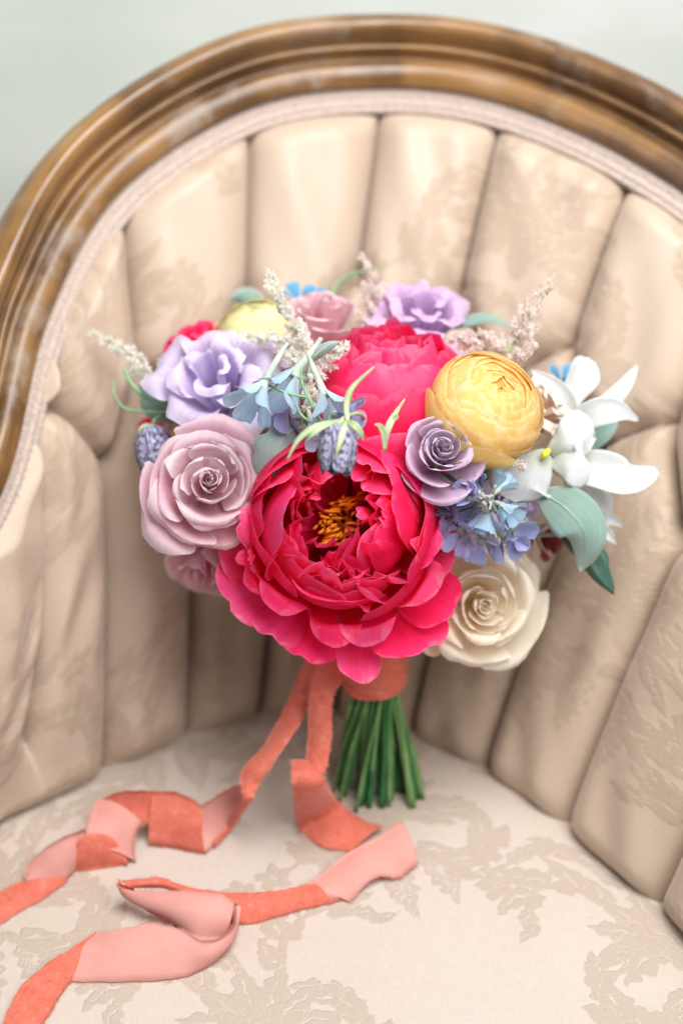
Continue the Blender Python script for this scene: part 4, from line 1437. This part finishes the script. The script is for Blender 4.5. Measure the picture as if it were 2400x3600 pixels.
# --- leaves
leafspray('lambs_ear', 'broad woolly grey green leaf hanging below the white orchid', 'leaf', [P(1900, 1730, .995), P(1990, 1790, .975), P(2055, 1880, .972), P(2040, 2010, .99)], .036, ax(-.3, .25, 1), M_LAMB, cup=-.10, ruffle=.02)
leafspray('lambs_ear', 'dark folded leaf tip below the broad woolly leaf', 'leaf', [P(1960, 1880, 1.01), P(2030, 1960, 1.005), P(2085, 2030, 1.0), P(2155, 2090, 1.005)], .026, ax(.6, .45, .6), M_DGREEN, cup=.5, ruffle=.02)
leafspray('lambs_ear', 'grey green leaf behind the long white orchid petal', 'leaf', [P(1970, 1570, 1.05), P(2050, 1545, 1.045), P(2110, 1515, 1.045), P(2170, 1485, 1.05)], .022, ax(.1, .3, 1), M_LAMB, cup=.1)
leafspray('lambs_ear', 'soft grey green leaf at the back behind the blush astilbe', 'leaf', [P(1560, 1150, 1.09), P(1640, 1115, 1.085), P(1720, 1105, 1.085), P(1810, 1150, 1.09)], .020, ax(0, .9, .5), M_LAMB, cup=-.2)
leafspray('lambs_ear', 'dark blue green leaf behind the lavender lisianthus', 'leaf', [P(640, 1470, 1.06), P(575, 1420, 1.05), P(530, 1370, 1.05), P(500, 1320, 1.06)], .028, ax(-.1, .3, 1), M_LAMB, cup=-.25)
leafspray('lambs_ear', 'small folded leaf behind the lemon ranunculus', 'leaf', [P(930, 1110, 1.11), P(890, 1050, 1.105), P(850, 1030, 1.105), P(800, 1050, 1.11)], .019, ax(0, .3, 1), M_LAMB, cup=-.4)
leafspray('lambs_ear', 'small grey leaf between blue delphinium and broad woolly leaf', 'leaf', [P(1760, 1800, 1.02), P(1820, 1835, 1.0), P(1860, 1850, 1.0), P(1915, 1850, 1.005)], .016, ax(0, .5, 1), M_LAMB, cup=-.3)
leafspray('dusty_miller', 'silvery lobed dusty miller leaf between mauve rose and open peony', 'leaf', [P(1075, 1500, .985), P(1015, 1520, .965), P(975, 1590, .955), P(955, 1720, .965)], .034, ax(.2, .25, 1), M_MILLER, wprof='round', cup=-.15, ruffle=.06, lobes=.10)
leafspray('dusty_miller', 'silvery narrow leaf crossing above the blue delphinium sprig', 'leaf', [P(1090, 1270, .955), P(1120, 1240, .95), P(1155, 1215, .948), P(1196, 1200, .947)], .0075, ax(.3, .2, 1), M_MILLER, cup=-.3)
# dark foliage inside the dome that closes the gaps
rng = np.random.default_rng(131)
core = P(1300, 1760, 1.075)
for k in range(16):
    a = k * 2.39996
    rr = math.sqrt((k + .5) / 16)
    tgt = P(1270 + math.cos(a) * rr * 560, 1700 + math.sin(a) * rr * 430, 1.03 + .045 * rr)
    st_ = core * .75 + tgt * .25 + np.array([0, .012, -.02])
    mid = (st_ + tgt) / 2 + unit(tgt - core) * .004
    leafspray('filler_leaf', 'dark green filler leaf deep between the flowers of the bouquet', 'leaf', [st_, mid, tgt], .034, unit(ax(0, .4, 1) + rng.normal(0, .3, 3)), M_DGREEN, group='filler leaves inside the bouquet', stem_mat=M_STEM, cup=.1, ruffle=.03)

# --- loose green tendrils
def tendril(label, pts, r0, r1, mat=M_TEND):
    e = empty('tendril', label=label, cat='tendril', group='tendrils of the bouquet', mat=Matrix.Translation(Vector(P(*pts[0]))))
    bpy.context.view_layer.update()
    inv = e.matrix_world.inverted()
    V, F = tube(spline([P(*p_) for p_ in pts], 40), np.linspace(r0, r1, 40), 8)
    mesh_obj('shoot', np.array([inv @ Vector(v) for v in V]), F, mat, e)
    stem(e, P(*pts[0]), None, .0014, M_STEM2)


tendril('thick green shoot arching out under the white astilbe', [(680, 1470, 1.05), (560, 1425, 1.03), (480, 1370, 1.03), (435, 1300, 1.035)], .0022, .0012)
tendril('thin curling green tendril beside the dark drooping bell', [(700, 1460, 1.05), (570, 1450, 1.03), (450, 1440, 1.035), (405, 1390, 1.04), (398, 1330, 1.045)], .0014, .0005)
tendril('blurred green shoot at the back behind the pale pink rose', [(1160, 1120, 1.10), (1170, 1030, 1.11), (1220, 970, 1.115), (1330, 945, 1.12)], .0016, .0008)

# ------------------------------------------------------------------ binding and ribbon
def ribbon_mat(name, velvet):
    m, nt, out = new_mat(name)
    L = nt.links.new
    tc = N(nt, 'ShaderNodeTexCoord')
    uv = N(nt, 'ShaderNodeUVMap')
    p = N(nt, 'ShaderNodeBsdfPrincipled')
    if velvet:
        n1 = noise(nt, tc.outputs['Object'], 120, 5, .7)
        n2 = noise(nt, tc.outputs['Object'], 700, 2, .6)
        r = ramp(nt, [(.30, (0.66, 0.150, 0.095)), (.55, (0.73, 0.195, 0.135)), (.80, (0.84, 0.37, 0.31))])
        L(n1, r.inputs[0])
        c = mixc(nt, .35, r.outputs[0], mixc(nt, 1.0, r.outputs[0], n2, 'OVERLAY'))
        L(c, p.inputs['Base Color'])
        p.inputs['Roughness'].default_value = .85
        p.inputs['Specular IOR Level'].default_value = .1
        p.inputs['Sheen Weight'].default_value = .8
        p.inputs['Sheen Roughness'].default_value = .35
        p.inputs['Sheen Tint'].default_value = (1, .62, .55, 1)
        nn = bump(nt, n1, .12, .0005)
        L(bump(nt, n2, .4, .0006, nn), p.inputs['Normal'])
    else:
        w = N(nt, 'ShaderNodeTexWave')
        w.inputs['Scale'].default_value = 420
        w.inputs['Distortion'].default_value = .6
        L(mapping(nt, uv.outputs[0], (1, 1, 1), (0, 0, 0), (0, 0, .785)), w.inputs['Vector'])
        n1 = noise(nt, tc.outputs['Object'], 30, 3)
        c = mixc(nt, maprange(nt, n1, .3, .7, 0, 1), (0.69, 0.305, 0.26), (0.76, 0.38, 0.33))
        c = mixc(nt, .18, c, mixc(nt, 1.0, c, w.outputs[0], 'OVERLAY'))
        L(c, p.inputs['Base Color'])
        p.inputs['Roughness'].default_value = .5
        p.inputs['Specular IOR Level'].default_value = .3
        L(bump(nt, w.outputs[0], .2, .0003), p.inputs['Normal'])
    tr = N(nt, 'ShaderNodeBsdfTranslucent')
    L(c, tr.inputs[0])
    mx = N(nt, 'ShaderNodeMixShader')
    mx.inputs[0].default_value = .12
    L(p.outputs[0], mx.inputs[1])
    L(tr.outputs[0], mx.inputs[2])
    L(mx.outputs[0], out.inputs[0])
    return m


M_VEL = ribbon_mat('coral_velvet', True)
M_SAT = ribbon_mat('pink_ribbon_back', False)


def cloth_strip(name, parent, A, B, front_mat, back_mat, toward, th=.0006, ns=9, n=None, bow=0.0, fray=True):
    """a strip between two edge curves, pile on one face and weave on the other"""
    n = n or max(24, 10 * len(A))
    a, b = spline(A, n), spline(B, n)
    s = np.linspace(0, 1, ns)
    C = a[:, None] * (1 - s)[None, :, None] + b[:, None] * s[None, :, None]
    tu = np.gradient(C, axis=0)
    tv = np.gradient(C, axis=1)
    nr = unit(np.cross(tu, tv))
    view = unit(CAMP - C)
    sgn = np.sign(np.sum(nr * view, -1, keepdims=True).mean()) or 1.0
    nr = nr * sgn * toward
    C = C + nr * (bow * np.sin(s * math.pi))[None, :, None]
    arc = np.concatenate([[0], np.cumsum(np.linalg.norm(np.diff((a + b) / 2, axis=0), axis=1))])
    # slightly wavering raw edge
    r = np.random.default_rng(int(abs(a[0, 0]) * 1e5) % 9999)
    wv = .0003 * (np.sin(arc * 300 + r.uniform(0, 6)) + .7 * np.sin(arc * 710 + r.uniform(0, 6)))
    C[:, 0] += unit(a - b) * wv[:, None]
    C[:, -1] -= unit(a - b) * np.roll(wv, 7)[:, None]
    top = C + nr * th / 2
    bot = C - nr * th / 2
    V = np.vstack([top.reshape(-1, 3), bot.reshape(-1, 3)])
    g = grid_faces(n, ns)
    k = n * ns
    F, mi = [], []
    flip = sgn * toward > 0
    for f in g:
        F.append(f[::-1] if flip else f)
        mi.append(0)
        F.append(tuple(i + k for i in (f if flip else f[::-1])))
        mi.append(1)
    for i in range(n - 1):
        for j in (0, ns - 1):
            F.append((i * ns + j, (i + 1) * ns + j, k + (i + 1) * ns + j, k + i * ns + j))
            mi.append(1)
    for i in (0, n - 1):
        for j in range(ns - 1):
            F.append((i * ns + j, i * ns + j + 1, k + i * ns + j + 1, k + i * ns + j))
            mi.append(1)
    w = np.linalg.norm(a - b, axis=1).mean()
    uv1 = np.stack([np.repeat(arc, ns), np.tile(s * w, n)], 1)
    o = mesh_obj(name, V, F, front_mat, parent, uv=np.vstack([uv1, uv1]), mats=[front_mat, back_mat], mat_idx=mi)
    if fray:
        fv, ff = [], []
        for side, e0, e1 in ((0, a, b), (1, b, a)):
            od = unit(e0 - e1)
            L_ = arc[-1]
            for q in range(int(L_ / .0007)):
                t = r.uniform(0, 1)
                p0 = spline(C[:, 0 if side == 0 else -1], ts=[t])[0]
                i = min(n - 1, int(t * (n - 1)))
                tang = unit(tu[i, 0])
                d = unit(od[i] + tang * r.normal(0, .45) + nr[i, 0] * r.normal(0, .35))
                ln = r.uniform(.0008, .0030)
                wd = tang * .00011
                base = len(fv)
                pm = p0 + d * ln * .55 + nr[i, 0] * r.normal(0, .0003)
                pe_ = p0 + d * ln + tang * r.normal(0, .0005)
                pb0 = p0 - d * .0004
                fv.extend([pb0 - wd, pb0 + wd, pm + wd, pm - wd, pe_])
                ff.extend([(base, base + 1, base + 2, base + 3), (base + 3, base + 2, base + 4)])
        fo = mesh_obj('frayed_edge', fv, ff, M_SAT, o)
        fo['kind'] = 'stuff'
    return o


wrap = empty('ribbon_wrap', label='coral velvet ribbon wound tightly around the green stems', cat='ribbon', mat=Matrix.Translation(Vector(BIND)))
bpy.context.view_layer.update()
rng = np.random.default_rng(151)
for k, (z0, z1, rr, tl) in enumerate(((-.001, .014, .0246, .10), (.006, .026, .0254, -.12), (.014, .040, .0262, .08), (.028, .055, .0275, -.06))):
    na, nz = 64, 14
    V = []
    for i in range(nz):
        f = i / (nz - 1)
        for j in range(na):
            a = 2 * math.pi * j / na
            z = z0 + (z1 - z0) * f + tl * .02 * math.sin(a + k)
            r = rr + .0010 * math.sin(f * 15 + 1.5 * math.sin(a * 2 + k)) + .0006 * math.sin(a * 5 + f * 7 + k) - .0016 * (2 * f - 1) ** 4
            V.append((r * math.cos(a), r * .9 * math.sin(a), z))
    mesh_obj('wrap_turn', V, grid_faces(nz, na, True), M_VEL, wrap, uv=[(v[0], v[2]) for v in V])


def SP(x, y, h):
    return on_seat(x, y, h)


def YP(x, y, Y):
    return at_y(x, y, Y)


rib1 = empty('ribbon_tail', label='coral velvet ribbon tail curling in loops towards the chair arm', cat='ribbon', group='ribbon tails', mat=Matrix.Translation(Vector((0, 0, 0))))
A = [YP(1075, 2290, .842), YP(1040, 2400, .838), YP(985, 2520, .826), YP(925, 2625, .812), YP(858, 2700, .800), YP(846, 2755, .792), YP(850, 2800, .780), SP(800, 2885, .010), SP(748, 2965, .004)]
B = [YP(1150, 2300, .836), YP(1110, 2420, .830), YP(1062, 2530, .816), YP(1010, 2610, .800), YP(950, 2700, .790), YP(905, 2765, .787), YP(884, 2815, .776), SP(822, 2905, .006), SP(756, 2978, .003)]
cloth_strip('ribbon_length', rib1, A, B, M_VEL, M_SAT, 1, bow=.002)
A = [YP(850, 2750, .794), SP(800, 2775, .040), SP(740, 2812, .034), SP(700, 2840, .028)]
B = [YP(900, 2785, .785), SP(845, 2865, .010), SP(780, 2950, .002), SP(722, 3000, .001)]
cloth_strip('ribbon_length', rib1, A, B, M_SAT, M_VEL, 1, bow=-.004)
A = [SP(708, 2834, .028), SP(660, 2800, .034), SP(600, 2782, .036), SP(540, 2782, .034)]
B = [SP(722, 3004, .001), SP(660, 2992, .001), SP(585, 2978, .001), SP(522, 2965, .004)]
cloth_strip('ribbon_length', rib1, A, B, M_VEL, M_SAT, 1, bow=.004)
A = [SP(545, 2782, .034), SP(480, 2778, .036), SP(400, 2790, .034), SP(345, 2815, .030)]
B = [SP(520, 2895, .018), SP(480, 2905, .014), SP(430, 2895, .016), SP(400, 2885, .020)]
cloth_strip('ribbon_length', rib1, A, B, M_VEL, M_SAT, 1, bow=-.004)
A = [SP(345, 2808, .031), SP(318, 2860, .030), SP(300, 2920, .026), SP(296, 2968, .020)]
B = [SP(500, 2888, .018), SP(478, 2930, .014), SP(472, 2980, .006), SP(478, 3032, .001)]
cloth_strip('ribbon_length', rib1, A, B, M_SAT, M_VEL, 1, bow=.006)
A = [SP(250, 2985, .020), SP(300, 2940, .028), SP(370, 2935, .026), SP(430, 2985, .012), SP(452, 3028, .003)]
B = [SP(258, 3062, .001), SP(310, 3058, .001), SP(370, 3050, .001), SP(420, 3042, .001), SP(450, 3036, .001)]
cloth_strip('ribbon_length', rib1, A, B, M_VEL, M_SAT, 1, bow=.003)
A = [SP(300, 2915, .028), SP(240, 2935, .030), SP(170, 2975, .024), SP(110, 3025, .014), SP(85, 3080, .006)]
B = [SP(258, 3066, .001), SP(252, 3075, .001), SP(230, 3095, .001), SP(180, 3110, .001), SP(120, 3120, .001)]
cloth_strip('ribbon_length', rib1, A, B, M_SAT, M_VEL, 1, bow=.004)
A = [SP(215, 3078, .004), SP(130, 3090, .007), SP(50, 3110, .006), SP(-60, 3170, .004), SP(-160, 3250, .002)]
B = [SP(238, 3098, .001), SP(160, 3155, .001), SP(80, 3200, .001), SP(-40, 3275, .001), SP(-140, 3350, .001)]
cloth_strip('ribbon_length', rib1, A, B, M_VEL, M_SAT, 1, bow=.002)

rib2 = empty('ribbon_tail', label='coral velvet ribbon tail with frayed pink folds across the damask seat', cat='ribbon', group='ribbon tails', mat=Matrix.Translation(Vector((0, 0, 0))))
A = [YP(1105, 2290, .826), YP(1100, 2370, .818), YP(1086, 2450, .812), YP(1085, 2530, .806), YP(1082, 2610, .800), YP(1070, 2690, .792)]
B = [YP(1190, 2290, .822), YP(1208, 2380, .812), YP(1170, 2450, .806), YP(1166, 2530, .800), YP(1162, 2620, .793), YP(1142, 2720, .782)]
cloth_strip('ribbon_length', rib2, A, B, M_VEL, M_SAT, 1, bow=.003)
A = [YP(1022, 2672, .795), YP(1030, 2760, .772), SP(1045, 2900, .006), SP(1130, 2975, .002), SP(1240, 2995, .001)]
B = [YP(1125, 2705, .788), YP(1142, 2745, .775), SP(1190, 2815, .020), SP(1270, 2880, .008), SP(1350, 2905, .006)]
cloth_strip('ribbon_length', rib2, A, B, M_VEL, M_SAT, 1, bow=.004)
A = [SP(1410, 2885, .018), SP(1330, 2940, .016), SP(1220, 3000, .012), SP(1100, 3095, .008), SP(1050, 3115, .006)]
B = [SP(1470, 3035, .004), SP(1400, 3085, .003), SP(1320, 3085, .006), SP(1235, 3165, .001), SP(1225, 3170, .001)]
cloth_strip('ribbon_length', rib2, A, B, M_SAT, M_VEL, 1, bow=.004)
A = [SP(1110, 3105, .008), SP(960, 3132, .010), SP(800, 3138, .012), SP(650, 3115, .018), SP(560, 3085, .024), SP(425, 3098, .026)]
B = [SP(1232, 3158, .001), SP(1040, 3205, .001), SP(850, 3250, .001), SP(700, 3170, .010), SP(580, 3125, .018), SP(480, 3120, .020)]
cloth_strip('ribbon_length', rib2, A, B, M_VEL, M_SAT, 1, bow=.003)
A = [SP(420, 3090, .026), SP(415, 3115, .025), SP(480, 3132, .024), SP(620, 3132, .026), SP(760, 3140, .024), SP(826, 3175, .018)]
B = [SP(470, 3128, .019), SP(500, 3160, .012), SP(580, 3215, .008), SP(650, 3275, .006), SP(700, 3308, .005), SP(790, 3300, .003)]
cloth_strip('ribbon_length', rib2, A, B, M_SAT, M_VEL, 1, bow=.005)
A = [SP(425, 3122, .020), SP(470, 3165, .012), SP(530, 3210, .008), SP(600, 3245, .004)]
B = [SP(470, 3140, .018), SP(520, 3165, .015), SP(575, 3205, .012), SP(625, 3240, .010)]
cloth_strip('ribbon_length', rib2, A, B, M_VEL, M_SAT, 1, bow=.0)
A = [SP(826, 3178, .018), SP(815, 3260, .016), SP(730, 3312, .016), SP(640, 3270, .016), SP(540, 3245, .016), SP(440, 3265, .012), SP(330, 3280, .006)]
B = [SP(832, 3200, .014), SP(790, 3330, .004), SP(730, 3400, .001), SP(620, 3440, .001), SP(490, 3450, .001), SP(360, 3452, .001), SP(245, 3450, .001)]
cloth_strip('ribbon_length', rib2, A, B, M_SAT, M_VEL, 1, bow=.004)
A = [SP(340, 3278, .007), SP(250, 3335, .008), SP(150, 3400, .010), SP(60, 3490, .008), SP(10, 3610, .004), SP(-20, 3720, .002)]
B = [SP(255, 3448, .001), SP(230, 3475, .001), SP(190, 3540, .001), SP(150, 3610, .001), SP(120, 3680, .001), SP(110, 3760, .001)]
cloth_strip('ribbon_length', rib2, A, B, M_VEL, M_SAT, 1, bow=.003)
